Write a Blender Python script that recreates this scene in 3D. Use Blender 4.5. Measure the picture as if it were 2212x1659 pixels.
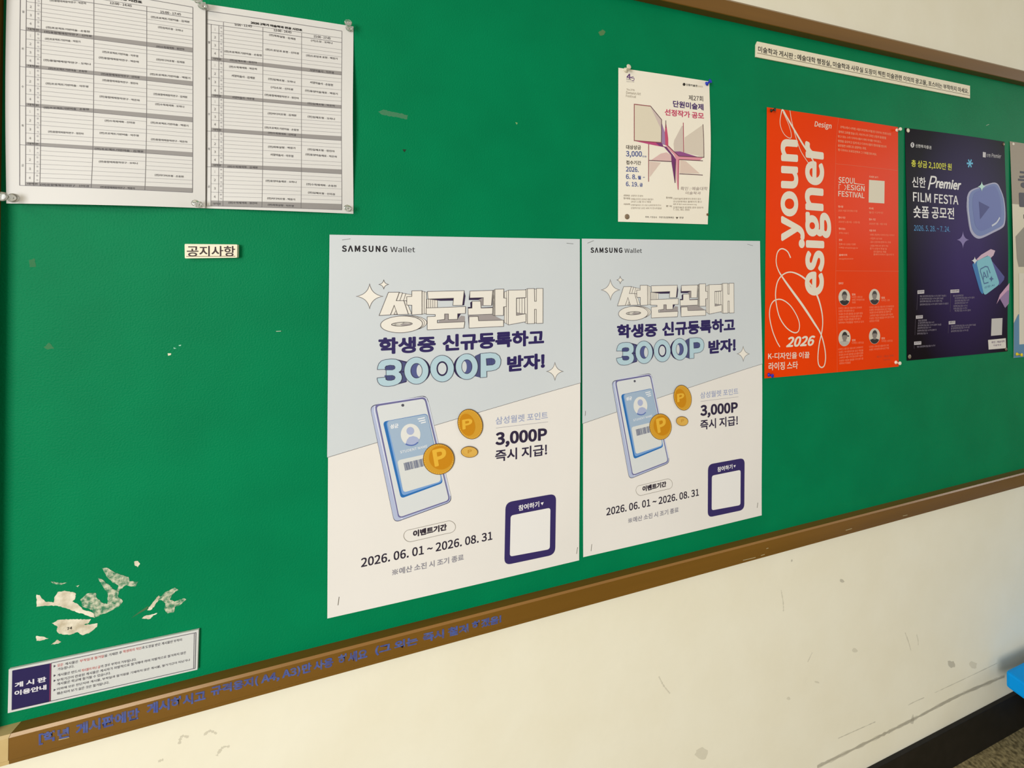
# A green notice board on a cream corridor wall, seen close up with a wide lens.
import bpy, bmesh, math, os, random
from mathutils import Vector, Matrix
from mathutils.geometry import tessellate_polygon

for o in list(bpy.data.objects):
    bpy.data.objects.remove(o, do_unlink=True)
S = bpy.context.scene
COL = S.collection
PI = math.pi
random.seed(7)

# ------------------------------------------------------------------ camera
HC = 1.330                       # camera height above the floor
CY = -0.6639                     # camera distance in front of the board face (y = 0)
F_PX, PX, PY = 830.836, 1150.0, 559.665
RIGHT = Vector((0.958769, -0.284183, 0.00162))
DOWN = Vector((0.004166, 0.008357, -0.999956))
FWD = Vector((0.284157, 0.958734, 0.009196))
cam_d = bpy.data.cameras.new('camera')
cam = bpy.data.objects.new('camera', cam_d)
COL.objects.link(cam)
cam_d.sensor_fit = 'HORIZONTAL'
cam_d.sensor_width = 36.0
cam_d.lens = F_PX * 36.0 / 2212.0
cam_d.shift_x = (1106.0 - PX) / 2212.0
cam_d.shift_y = -(829.5 - PY) / 2212.0
cam_d.clip_start = 0.02
m3 = Matrix((RIGHT, -DOWN, -FWD)).transposed()
cam.matrix_world = Matrix.Translation((0, CY, HC)) @ m3.to_4x4()
S.camera = cam

# ------------------------------------------------------------------ world, lights, exposure
S.view_settings.view_transform = 'Standard'
S.view_settings.look = 'None'
S.view_settings.gamma = 1.0
S.view_settings.use_curve_mapping = False
S.view_settings.exposure = 0.0
W = bpy.data.worlds.new('world')
S.world = W
W.use_nodes = True
W.node_tree.nodes['Background'].inputs[0].default_value = (1.0, 0.92, 0.77, 1)
W.node_tree.nodes['Background'].inputs[1].default_value = 0.40


def area(name, loc, target, sx, sy, power, color):
    d = bpy.data.lights.new(name, 'AREA')
    d.shape = 'RECTANGLE'
    d.size, d.size_y, d.energy, d.color = sx, sy, power, color
    o = bpy.data.objects.new(name, d)
    COL.objects.link(o)
    o.location = loc
    o.rotation_euler = (Vector(target) - Vector(loc)).to_track_quat('-Z', 'Y').to_euler()
    return o


win = area('window_light', (-2.5, -2.9, 1.45), (0.35, 0, 0.35), 1.6, 1.6, 39, (0.96, 0.985, 1.0))
win.data.spread = math.radians(105)
area('ceiling_light', (-1.8, -1.85, 2.75), (-0.2, 0, 0.9), 1.5, 0.35, 17, (1.0, 0.88, 0.66))
area('corridor_window_light', (5.2, -2.2, 2.1), (1.7, 0, 0.5), 1.2, 1.0, 26, (0.86, 0.95, 1.0))


# ------------------------------------------------------------------ materials
def lin(c):
    return tuple(((v / 255) / 12.92 if v / 255 <= 0.04045 else ((v / 255 + 0.055) / 1.055) ** 2.4) for v in c)


MATS = {}


def mat(c, rough=0.55, spec=0.35, alpha=1.0, name=None, metal=0.0):
    key = (tuple(c), rough, spec, alpha, metal)
    if key in MATS:
        return MATS[key]
    m = bpy.data.materials.new(name or 'ink_%02x%02x%02x' % tuple(int(v) for v in c))
    m.use_nodes = True
    b = m.node_tree.nodes['Principled BSDF']
    b.inputs['Base Color'].default_value = (*lin(c), 1)
    b.inputs['Roughness'].default_value = rough
    b.inputs['Specular IOR Level'].default_value = spec
    b.inputs['Metallic'].default_value = metal
    b.inputs['Alpha'].default_value = alpha
    MATS[key] = m
    return m


def noisy(name, c1, c2, scale, rough, spec, bump=0.0, bscale=400, detail=4, stretch=(1, 1, 1), bdist=0.002, lo=0.35, hi=0.65):
    m = bpy.data.materials.new(name)
    m.use_nodes = True
    nt = m.node_tree
    N, L = nt.nodes, nt.links
    b = N['Principled BSDF']
    b.inputs['Roughness'].default_value = rough
    b.inputs['Specular IOR Level'].default_value = spec
    tc = N.new('ShaderNodeTexCoord')
    mp = N.new('ShaderNodeMapping')
    mp.inputs['Scale'].default_value = stretch
    L.new(tc.outputs['Object'], mp.inputs['Vector'])
    n = N.new('ShaderNodeTexNoise')
    n.inputs['Scale'].default_value = scale
    n.inputs['Detail'].default_value = detail
    L.new(mp.outputs['Vector'], n.inputs['Vector'])
    r = N.new('ShaderNodeValToRGB')
    r.color_ramp.elements[0].position, r.color_ramp.elements[1].position = lo, hi
    r.color_ramp.elements[0].color = (*lin(c1), 1)
    r.color_ramp.elements[1].color = (*lin(c2), 1)
    L.new(n.outputs['Fac'], r.inputs['Fac'])
    L.new(r.outputs['Color'], b.inputs['Base Color'])
    if bump:
        n2 = N.new('ShaderNodeTexNoise')
        n2.inputs['Scale'].default_value = bscale
        n2.inputs['Detail'].default_value = 2
        L.new(mp.outputs['Vector'], n2.inputs['Vector'])
        bp = N.new('ShaderNodeBump')
        bp.inputs['Strength'].default_value = bump
        bp.inputs['Distance'].default_value = bdist
        L.new(n2.outputs['Fac'], bp.inputs['Height'])
        L.new(bp.outputs['Normal'], b.inputs['Normal'])
    return m


GREEN = noisy('green_vinyl', (0, 124, 78), (0, 130, 82), 9, 0.5, 0.06, 0.45, 420, bdist=0.0012)
WALL = noisy('cream_wall_paint', (243, 237, 215), (246, 241, 221), 7, 0.6, 0.2, 0.12, 60, bdist=0.003)
FLOOR = noisy('speckled_floor', (104, 92, 62), (190, 172, 124), 110, 0.6, 0.3, 0.1, 120, detail=6)
BLACK = noisy('black_skirting', (14, 12, 12), (24, 21, 20), 40, 0.5, 0.3)
WOOD = noisy('brown_varnished_rail', (108, 74, 18), (124, 86, 26), 14, 0.3, 0.5, 0.05, 200, stretch=(0.08, 1, 1))
PALEWOOD = noisy('pale_corner_wood', (196, 168, 112), (208, 182, 128), 20, 0.45, 0.35)
BENCH = noisy('blue_bench_paint', (0, 150, 240), (0, 156, 244), 12, 0.5, 0.12)
PAPER = noisy('white_paper', (219, 217, 214), (222, 220, 217), 5, 0.55, 0.3)
CREAMPAPER = noisy('cream_paper', (248, 240, 223), (250, 243, 228), 5, 0.5, 0.25)
TAG = noisy('cream_card', (244, 234, 206), (247, 239, 214), 6, 0.5, 0.3)
REDPAPER = noisy('orange_red_paper', (242, 64, 0), (244, 68, 2), 5, 0.42, 0.06)
STAPLE = mat((150, 148, 142), 0.35, 0.5, metal=0.8, name='staple_steel')


def clear_plastic():
    m = bpy.data.materials.new('clear_plastic')
    m.use_nodes = True
    b = m.node_tree.nodes['Principled BSDF']
    b.inputs['Base Color'].default_value = (0.93, 0.94, 0.90, 1)
    b.inputs['Roughness'].default_value = 0.12
    b.inputs['Transmission Weight'].default_value = 0.92
    b.inputs['IOR'].default_value = 1.45
    return m


CLEAR = clear_plastic()


# ------------------------------------------------------------------ helpers
def at(x, y, Y=0.0):
    """photo point -> the point where its sight line meets the plane y = Y"""
    d = RIGHT * ((x - PX) / F_PX) + DOWN * ((y - PY) / F_PX) + FWD
    return Vector((0, CY, HC)) + d * ((Y - CY) / d.y)


def frame(x0, y0, s):
    return lambda x, y: (x0 + x / s, y0 + y / s)


def link(o, parent=None):
    COL.objects.link(o)
    if parent:
        o.parent = parent
    return o


def props(o, label=None, cat=None, group=None, kind=None):
    for k, v in (('label', label), ('category', cat), ('group', group), ('kind', kind)):
        if v:
            o[k] = v
    return o


def empty(name, loc, label, cat, group=None):
    o = bpy.data.objects.new(name, None)
    o.location = loc
    o.empty_display_size = 0.02
    link(o)
    return props(o, label, cat, group)


def mesh_obj(name, bm, m, parent=None, smooth=False):
    me = bpy.data.meshes.new(name)
    bm.to_mesh(me)
    bm.free()
    me.materials.append(m)
    if smooth:
        for p in me.polygons:
            p.use_smooth = True
    o = bpy.data.objects.new(name, me)
    return link(o, parent)


def box(bm, a, b, bevel=0.0):
    r = bmesh.ops.create_cube(bm, size=1)
    c = [(a[i] + b[i]) / 2 for i in range(3)]
    s = [abs(b[i] - a[i]) for i in range(3)]
    for v in r['verts']:
        v.co = Vector((c[0] + v.co.x * s[0], c[1] + v.co.y * s[1], c[2] + v.co.z * s[2]))
    if bevel:
        es = list({e for v in r['verts'] for e in v.link_edges})
        bmesh.ops.bevel(bm, geom=es, offset=bevel, segments=2, affect='EDGES', profile=0.6)


def lathe(bm, prof, n=24, axis=Vector((0, -1, 0)), base=Vector((0, 0, 0))):
    """prof: (distance along axis, radius)"""
    axis = axis.normalized()
    u = axis.orthogonal().normalized()
    w = axis.cross(u)
    rings = []
    for d, r in prof:
        rings.append([bm.verts.new(base + axis * d + (u * math.cos(2 * PI * k / n) + w * math.sin(2 * PI * k / n)) * r) for k in range(n)])
    for a, b in zip(rings, rings[1:]):
        for k in range(n):
            bm.faces.new((a[k], a[(k + 1) % n], b[(k + 1) % n], b[k]))
    bm.faces.new(rings[0][::-1])
    bm.faces.new(rings[-1])
    bmesh.ops.recalc_face_normals(bm, faces=bm.faces)


# ---- flat shapes on a sheet: each is (list of (x, z), list of faces), in board metres
def P2(p, Y=0.0):
    v = at(p[0], p[1], Y)
    return Vector((v.x, v.z))


def gpoly(loops, Y=0.0):
    if isinstance(loops[0][0], (int, float)):
        loops = [loops]
    L3 = [[Vector((*P2(p, Y), 0)) for p in lp] for lp in loops]
    tri = tessellate_polygon(L3)
    flat = [v.to_2d() for lp in L3 for v in lp]
    return flat, [tuple(t) for t in tri]


def gstroke(pts, w, closed=False, Y=0.0, widths=None):
    """w in metres"""
    q = [P2(p, Y) for p in pts]
    n = len(q)
    vs, fs = [], []
    for i in range(n):
        a = q[(i - 1) % n] if (closed or i > 0) else q[i]
        b = q[(i + 1) % n] if (closed or i < n - 1) else q[i]
        d1 = (q[i] - a)
        d2 = (b - q[i])
        d1 = d1.normalized() if d1.length > 1e-9 else d2.normalized()
        d2 = d2.normalized() if d2.length > 1e-9 else d1
        t = (d1 + d2)
        t = t.normalized() if t.length > 1e-6 else d1
        nrm = Vector((-t.y, t.x))
        k = 1 / max(0.5, abs(nrm.dot(Vector((-d1.y, d1.x)))))
        ww = (widths[i] if widths else w) / 2 * k
        vs += [q[i] + nrm * ww, q[i] - nrm * ww]
    for i in range(n if closed else n - 1):
        j = (i + 1) % n
        fs.append((2 * i, 2 * i + 1, 2 * j + 1, 2 * j))
    return vs, fs


def smoothpath(pts, per=6):
    out = []
    n = len(pts)
    for i in range(n - 1):
        p0, p1, p2, p3 = pts[max(0, i - 1)], pts[i], pts[i + 1], pts[min(n - 1, i + 2)]
        for k in range(per):
            t = k / per
            out.append(tuple(0.5 * ((2 * p1[c]) + (-p0[c] + p2[c]) * t + (2 * p0[c] - 5 * p1[c] + 4 * p2[c] - p3[c]) * t * t
                                    + (-p0[c] + 3 * p1[c] - 3 * p2[c] + p3[c]) * t ** 3) for c in range(len(p1))))
    out.append(tuple(pts[-1]))
    return out


def ell(c, rx, ry, rot=0.0, n=40):
    cr, sr = math.cos(math.radians(rot)), math.sin(math.radians(rot))
    return [(c[0] + rx * math.cos(t) * cr - ry * math.sin(t) * sr, c[1] + rx * math.cos(t) * sr + ry * math.sin(t) * cr)
            for t in [2 * PI * k / n for k in range(n)]]


def rounded(pts, r, n=5):
    """polygon with rounded corners (photo units)"""
    out = []
    m = len(pts)
    for i in range(m):
        p, a, b = Vector(pts[i]), Vector(pts[i - 1]), Vector(pts[(i + 1) % m])
        ra = min(r, (a - p).length * 0.48)
        rb = min(r, (b - p).length * 0.48)
        s = p + (a - p).normalized() * ra
        e = p + (b - p).normalized() * rb
        for k in range(n + 1):
            t = k / n
            out.append(tuple(s * (1 - t) ** 2 + p * 2 * t * (1 - t) + e * t * t))
    return out


def star4(c, rx, ry, pinch=0.16, n=8):
    tips = [(c[0], c[1] - ry), (c[0] + rx, c[1]), (c[0], c[1] + ry), (c[0] - rx, c[1])]
    out = []
    for i in range(4):
        a, b = tips[i], tips[(i + 1) % 4]
        q = (c[0] + (a[0] + b[0] - 2 * c[0]) * pinch, c[1] + (a[1] + b[1] - 2 * c[1]) * pinch)
        for k in range(n):
            t = k / n
            out.append(tuple(a[j] * (1 - t) ** 2 + 2 * q[j] * t * (1 - t) + b[j] * t * t for j in (0, 1)))
    return out


TXT = {}


try:                                            # the sans serif that comes with Blender
    SANS = bpy.data.fonts.load(os.path.join(bpy.utils.resource_path('LOCAL'), 'datafiles', 'fonts', 'Noto Sans CJK Regular.woff2'))
except Exception:
    SANS = None


def glyphs(body, bold, shear, sp):
    """unit-box outlines of a line of lettering; heavy weights are the line thickened all round"""
    key = (body, bold, shear, sp)
    if key not in TXT:
        c = bpy.data.curves.new('lettering', 'FONT')
        c.body = body
        if SANS:
            c.font = SANS
        heavy = bold >= 0.008
        wt = bold * (0.46 if SANS else 1.0)       # this face has a smaller em
        c.offset = 0 if heavy else abs(wt) * 0.9       # negative: plain outline thickening
        c.shear = shear
        c.resolution_u = 7 if bold >= 0.02 else 3
        c.space_character = sp
        c.fill_mode = 'FRONT'
        o = bpy.data.objects.new('lettering', c)
        me = bpy.data.meshes.new_from_object(o)
        vs = [v.co.to_2d() for v in me.vertices]
        fs = [tuple(p.vertices) for p in me.polygons]
        bpy.data.objects.remove(o)
        bpy.data.curves.remove(c)
        bpy.data.meshes.remove(me)
        nv = len(vs)
        if heavy:
            f0, v0 = list(fs), list(vs)
            ndir = 16 if bold > 0.024 and len(body) < 9 else (8 if bold > 0.02 else 4)
            for k in range(ndir):
                t = 2 * PI * (k + 0.5) / ndir
                off = Vector((math.cos(t), math.sin(t))) * wt * 1.1
                b0 = len(vs)
                vs += [v + off for v in v0]
                fs += [tuple(i + b0 for i in f) for f in f0]
        x0, x1 = min(v.x for v in vs), max(v.x for v in vs)
        y0, y1 = min(v.y for v in vs), max(v.y for v in vs)
        TXT[key] = ([((v.x - x0) / (x1 - x0), (v.y - y0) / (y1 - y0), 4e-6 * (k // max(1, nv))) for k, v in enumerate(vs)], fs)
    return TXT[key]


def gtext(body, bl, br, tl, bold=0.0, shear=0.0, Y=0.0, sp=1.0):
    """lettering fitted to the box given by its bottom-left, bottom-right and top-left corners"""
    uv, fs = glyphs(body, bold, shear, sp)
    o, a, b = P2(bl, Y), P2(br, Y), P2(tl, Y)
    a, b = a - o, b - o
    return [Vector((*(o + a * u + b * v), dy)) for u, v, dy in uv], fs


def line_text(body, p, q, h, bold=0.0, Y=0.0):
    return gtext(body, p, q, (p[0], p[1] - h), bold, 0.0, Y)


class Sheet:
    """a printed sheet: an Empty on the board whose parts are the paper and its printing"""
    STEP = 0.00014

    def __init__(s, name, corners, label, cat, paper, bend=None, base=0.0012, group=None, part='paper_sheet', thick=0.0003, outline=None):
        s.c = [P2(p) for p in corners]          # TL TR BR BL
        s.o = (s.c[0] + s.c[2]) / 2
        s.base = base
        s.bent = bend is not None
        s.bendf = bend or (lambda u, v: 0.0)
        s.ex = (s.c[1] - s.c[0])
        s.ez = (s.c[3] - s.c[0])
        s.root = empty(name, (s.o.x, 0, s.o.y), label, cat, group)
        o = s.add(part, paper, 0, (([P2(p) for p in outline] if outline else list(s.c)), [tuple(range(len(outline or s.c)))]), grid=-1, thick=thick)
        s.paper = o

    def depth(s, x, z, layer):
        d = Vector((x, z)) - s.c[0]
        u = d.dot(s.ex) / s.ex.length_squared
        v = d.dot(s.ez) / s.ez.length_squared
        u, v = min(1, max(0, u)), min(1, max(0, v))
        return -(s.base + s.bendf(u, v) + s.STEP * layer)

    def add(s, name, m, layer, *geo, grid=0.012, label=None, parent=None, thick=0.0):
        bm = bmesh.new()
        smooth = grid == -1
        for gi, (vs, fs) in enumerate(geo):
            eps = 5e-6 * (gi % 6)
            if smooth and len(vs) == 4:
                # a quad laid out as an even net, so that it bends smoothly
                nu = max(2, round((vs[1] - vs[0]).length / 0.012))
                nv = max(2, round((vs[3] - vs[0]).length / 0.012))
                net = [[bm.verts.new((p.x, 0, p.y)) for p in [(vs[0].lerp(vs[1], i / nu)).lerp(vs[3].lerp(vs[2], i / nu), k / nv) for i in range(nu + 1)]] for k in range(nv + 1)]
                for k in range(nv):
                    for i in range(nu):
                        bm.faces.new((net[k][i], net[k][i + 1], net[k + 1][i + 1], net[k + 1][i]))
                border = [v.co.copy() for v in net[0] + [r[-1] for r in net[1:]] + net[-1][-2::-1] + [r[0] for r in net[-2:0:-1]]]
                self_rim = border
                continue
            bv = [bm.verts.new((p[0], eps + (p[2] if len(p) > 2 else 0), p[1])) for p in vs]
            for f in fs:
                try:
                    bm.faces.new([bv[i] for i in f])
                except ValueError:
                    pass
            self_rim = [Vector((p[0], 0, p[1])) for p in vs]
        if grid > 0 and s.bent:
            for ax in (s.ex, s.ez):
                n = max(2, round(ax.length / grid))
                L2 = ax.length_squared
                t = [(v.co.x - s.c[0].x) * ax.x / L2 + (v.co.z - s.c[0].y) * ax.y / L2 for v in bm.verts]
                no = Vector((ax.x, 0, ax.y)).normalized()
                for k in range(math.ceil(min(t) * n), math.floor(max(t) * n) + 1):
                    co = Vector((s.c[0].x, 0, s.c[0].y)) + Vector((ax.x, 0, ax.y)) * (k / n)
                    bmesh.ops.bisect_plane(bm, geom=bm.verts[:] + bm.edges[:] + bm.faces[:], dist=1e-6, plane_co=co, plane_no=no)
        for f in bm.faces:
            f.normal_update()
            if f.normal.y > 0:
                f.normal_flip()
        for v in bm.verts:
            v.co.y = s.depth(v.co.x, v.co.z, layer) + v.co.y
        for f in bm.faces:
            f.smooth = smooth
        if thick:
            # the cut edge of the paper, with its own sharp corners
            fr = [bm.verts.new((p.x, s.depth(p.x, p.z, layer), p.z)) for p in self_rim]
            bk = [bm.verts.new((p.x, s.depth(p.x, p.z, layer) + thick, p.z)) for p in self_rim]
            for k in range(len(fr)):
                n = (k + 1) % len(fr)
                bm.faces.new((fr[k], fr[n], bk[n], bk[k]))
        bmesh.ops.translate(bm, verts=bm.verts, vec=(-s.o.x, 0, -s.o.y))
        o = mesh_obj(name, bm, m, parent or s.root)
        if label:
            o['label'] = label
        return o

    def surface(s, p):
        q = P2(p)
        return Vector((q.x, s.depth(q.x, q.y, 0), q.y))


def copy_tree(o, parent=None):
    c = o.copy()
    COL.objects.link(c)
    if parent:
        c.parent = parent
    for ch in list(o.children):
        copy_tree(ch, c)
    return c


INK = (44, 34, 50)
NAVY = (44, 32, 94)

# ------------------------------------------------------------------ the setting
bm = bmesh.new()
box(bm, (-2.2, 0.012, 0.0), (6.5, 0.16, 2.9))
props(mesh_obj('wall_back', bm, WALL), 'cream painted corridor wall behind the notice board', 'wall', kind='structure')
bm = bmesh.new()
box(bm, (-2.2, -3.2, -0.1), (6.5, 0.012, 0.0))
props(mesh_obj('floor', bm, FLOOR), 'speckled grey brown floor in the bottom right corner', 'floor', kind='structure')
bm = bmesh.new()
box(bm, (-2.2, 0.004, 0.0), (6.5, 0.012, 0.1035), 0.001)
props(mesh_obj('baseboard_back', bm, BLACK), 'black baseboard along the foot of the cream wall', 'baseboard', kind='structure')
WALLOB = bpy.data.objects['wall_back']

# scuffs and dents on the lower wall: thin marks of their own shape
Lw = frame(1200, 1000, 2.1858)


def scuff(pts, m, name='scuff_mark'):
    bm = bmesh.new()
    vs, fs = pts
    bv = [bm.verts.new((p[0], 0.0118, p[1])) for p in vs]
    for f in fs:
        try:
            bm.faces.new([bv[i] for i in f])
        except ValueError:
            pass
    for f in bm.faces:
        f.normal_update()
        if f.normal.y > 0:
            f.normal_flip()
    return mesh_obj(name, bm, m, WALLOB)


SC = mat((120, 112, 100), 0.7, 0.2, 0.16, 'scuff_grey')
SC2 = mat((100, 94, 88), 0.7, 0.2, 0.22, 'scuff_dark')


def jag(pts, w, n=14):
    sp = smoothpath(pts, n)
    return gstroke(sp, 0, Y=0.012, widths=[w * random.uniform(0.3, 1.25) for _ in sp])


for k in range(3):
    scuff(jag([Lw(1235, 1432 + 3 * k), Lw(1500, 1305), Lw(1690, 1210), Lw(1900, 1100), Lw(2120, 1005 + 2 * k)], 0.009, 16), SC)
scuff(jag([Lw(1335, 1300), Lw(1420, 1262), Lw(1510, 1222)], 0.0022), SC2)
scuff(jag([Lw(1665, 1143), Lw(1700, 1125), Lw(1740, 1108)], 0.0025), SC2)
scuff(jag([Lw(1790, 1085), Lw(1950, 1010), Lw(2085, 945)], 0.0022), SC2)
scuff(gpoly([Lw(*p) for p in [(1688, 1185), (1693, 1215), (1688, 1232), (1675, 1230), (1680, 1205)]], 0.012), SC2)
for c, rx, ry in [((1868, 950), 22, 16), ((1352, 557), 12, 9), ((1115, 461), 4, 7), ((690, 1375), 34, 32), ((1100, 1112), 10, 8), ((1972, 955), 22, 18), ((1412, 884), 14, 10), ((1235, 1035), 14, 5)]:
    scuff(gpoly([Lw(c[0] + (x - c[0]) * random.uniform(.7, 1.15), c[1] + (y - c[1]) * random.uniform(.7, 1.15)) for x, y in ell(c, rx, ry, 20, 14)], 0.012),
          SC2 if rx in (22, 12, 4) and c[0] != 1972 else mat((150, 142, 126), 0.7, 0.2, 0.14, 'scuff_faint'))
for pts in [[(488, 1008), (510, 1050), (540, 1088)], [(1212, 895), (1200, 920), (1190, 940)], [(1650, 800), (1665, 840), (1678, 885)], [(1705, 810), (1712, 840), (1712, 860)], [(1065, 600), (1075, 660), (1076, 700)]]:
    scuff(jag([Lw(*p) for p in pts], 0.003), SC)
Mw = frame(0, 1440, 3.95)
for pts in [[(1740, 585), (1790, 548), (1850, 572)], [(1530, 660), (1550, 595), (1610, 600)], [(1350, 808), (1395, 792)], [(1850, 760), (1900, 690), (1960, 680)]]:
    scuff(jag([Mw(*p) for p in pts], 0.004), mat((150, 142, 126), 0.7, 0.2, 0.2, 'scuff_soft'))

# ------------------------------------------------------------------ notice board
ZB, ZT = HC - 0.5892, HC + 0.5162
XL, XR = -0.512, 3.4
FD, FW = 0.0161, 0.036
board = empty('notice_board', (XL, 0, ZB), 'long green vinyl notice board with brown frame mounted on the cream wall', 'notice board')
OFF = Vector((XL, 0, ZB))


def bpart(name, bm, m, parent=board, smooth=False, off=OFF):
    bmesh.ops.translate(bm, verts=bm.verts, vec=-off)
    return mesh_obj(name, bm, m, parent, smooth)


bm = bmesh.new()
box(bm, (XL - 0.02, 0.0, ZB - 0.02), (XR, 0.0115, ZT + 0.02))
bpart('board_panel', bm, GREEN)


def rail(pts, x0, x1, edge=None):
    """a rail with the given (y, z) section"""
    bm = bmesh.new()
    a = [bm.verts.new((x0, y, z)) for y, z in pts]
    b = [bm.verts.new((x1, y, z)) for y, z in pts]
    n = len(pts)
    for i in range(n):
        fc = bm.faces.new((a[i], a[(i + 1) % n], b[(i + 1) % n], b[i]))
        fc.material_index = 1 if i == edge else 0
    bm.faces.new(a[::-1])
    bm.faces.new(b)
    bmesh.ops.recalc_face_normals(bm, faces=bm.faces)
    return bm


BV = 0.0026
sec_b = [(0.012, ZB), (-FD + BV, ZB), (-FD, ZB - BV), (-FD, ZB - FW + 0.006), (-FD + 0.0012, ZB - FW + 0.0045), (-FD + 0.0012, ZB - FW), (0.012, ZB - FW)]
xj = at(19, 1592, -FD).x
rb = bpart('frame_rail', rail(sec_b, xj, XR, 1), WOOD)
EDGEW = noisy('glossy_rail_edge_highlight', (138, 94, 34), (150, 104, 42), 14, 0.24, 0.9, stretch=(0.08, 1, 1))  # glossier edge, its brown also lightened to paint in the highlight
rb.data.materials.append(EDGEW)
rb['label'] = 'bottom frame rail with blue lettering'
cb = bpart('corner_block', rail(sec_b, XL - FW, xj - 0.0004), PALEWOOD)
cb['label'] = 'pale wooden corner piece'
sec_t = [(0.012, ZT), (-FD + 0.001, ZT), (-FD, ZT + 0.001), (-FD, ZT + FW - 0.006), (-FD + 0.004, ZT + FW), (0.012, ZT + FW)]
bpart('frame_rail', rail(sec_t, XL - FW, XR), WOOD)
bm = bmesh.new()
box(bm, (XL - FW, -FD, ZB + 0.0005), (XL, 0.012, ZT - 0.0005), 0.001)
bpart('frame_rail', bm, WOOD)

# blue lettering on the front of the bottom rail
m1, m2 = frame(0, 1440, 3.95), frame(440, 1300, 3.2529)
bm = bmesh.new()
YF = -FD - 0.0003
for body, bl, br, tl in [('[학년', m1(330, 672), m1(590, 612), m1(330, 572)),
                         ('게시판에만', m1(645, 590), m1(1190, 445), m1(645, 490)),
                         ('게시하시고', m1(1250, 415), m1(1755, 290), m1(1250, 318)),
                         ('규격용지(', m2(50, 672), m2(385, 590), m2(50, 598)),
                         ('A4, A3)', m2(402, 588), m2(680, 520), m2(402, 512)),
                         ('만 사용', m2(690, 510), m2(910, 455), m2(690, 440)),
                         ('하세요', m2(945, 450), m2(1150, 398), m2(945, 375)),
                         ('(그 외는', m2(1205, 382), m2(1505, 305), m2(1205, 312)),
                         ('즉시 철거', m2(1540, 288), m2(1860, 215), m2(1540, 222)),
                         ('하겠음!', m2(1885, 200), m2(2092, 148), m2(1885, 140))]:
    vs, fs = gtext(body, bl, br, tl, -0.036, Y=YF)
    bv = [bm.verts.new((p[0], YF + p[2], p[1])) for p in vs]
    for f in fs:
        bm.faces.new([bv[i] for i in f])
stencil = noisy('faded_blue_stencil', (74, 92, 168), (92, 104, 160), 60, 0.6, 0.2)
sn = stencil.node_tree
w1 = sn.nodes.new('ShaderNodeTexNoise')
w1.inputs['Scale'].default_value = 150
w2 = sn.nodes.new('ShaderNodeMapRange')
w2.inputs['From Min'].default_value, w2.inputs['From Max'].default_value = 0.36, 0.6
w2.inputs['To Min'].default_value, w2.inputs['To Max'].default_value = 0.62, 0.95
tcs = sn.nodes.new('ShaderNodeTexCoord')
sn.links.new(tcs.outputs['Object'], w1.inputs['Vector'])
sn.links.new(w1.outputs['Fac'], w2.inputs['Value'])
sn.links.new(w2.outputs['Result'], sn.nodes['Principled BSDF'].inputs['Alpha'])
lt = bpart('lettering', bm, stencil, rb)
lt['label'] = 'faded blue lettering'
# small scratches on the bottom rail
for a, b in [(Lw(885, 460), Lw(945, 446)), (Lw(970, 437), Lw(988, 432)), (Lw(995, 405), Lw(1005, 402)), (Lw(1370, 318), Lw(1400, 310)), (Lw(1640, 250), Lw(1662, 246)), (m1(1105, 460), m1(1165, 444)), (m1(500, 625), m1(590, 603))]:
    bm = bmesh.new()
    vs, fs = gstroke([a, b], 0.0012, Y=YF)
    bv = [bm.verts.new((p[0], YF, p[1])) for p in vs]
    bm.faces.new([bv[i] for i in fs[0]])
    bpart('scratch', bm, mat((205, 190, 150), 0.6, 0.3, 0.8, 'scratch_pale'), rb)

# torn vinyl at the lower left and other bare spots
Q = frame(0, 1180, 4.365)
TORN = noisy('torn_paper_backing', (196, 184, 158), (242, 234, 214), 70, 0.8, 0.2, 0.4, 200)
TORN2 = noisy('torn_grey_green_backing', (70, 132, 98), (206, 206, 180), 200, 0.8, 0.2, 0.5, 350, lo=0.38, hi=0.62)


def patch(fr, pts, m, y=-0.00012, rag=True):
    P = [fr(*p) for p in pts]
    if rag:
        R = []
        for i, p in enumerate(P):
            q = P[(i + 1) % len(P)]
            R.append(p)
            L = math.hypot(q[0] - p[0], q[1] - p[1])
            n = int(L / 4)
            for k in range(1, n + 1):
                t = k / (n + 1)
                R.append((p[0] + (q[0] - p[0]) * t + random.uniform(-.9, .9), p[1] + (q[1] - p[1]) * t + random.uniform(-.9, .9)))
        P = R
    vs, fs = gpoly(P)
    bm = bmesh.new()
    bv = [bm.verts.new((p[0], y, p[1])) for p in vs]
    for f in fs:
        try:
            bm.faces.new([bv[i] for i in f])
        except ValueError:
            pass
    for f in bm.faces:
        f.normal_update()
        if f.normal.y > 0:
            f.normal_flip()
    return bpart('torn_patch', bm, m)


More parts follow.
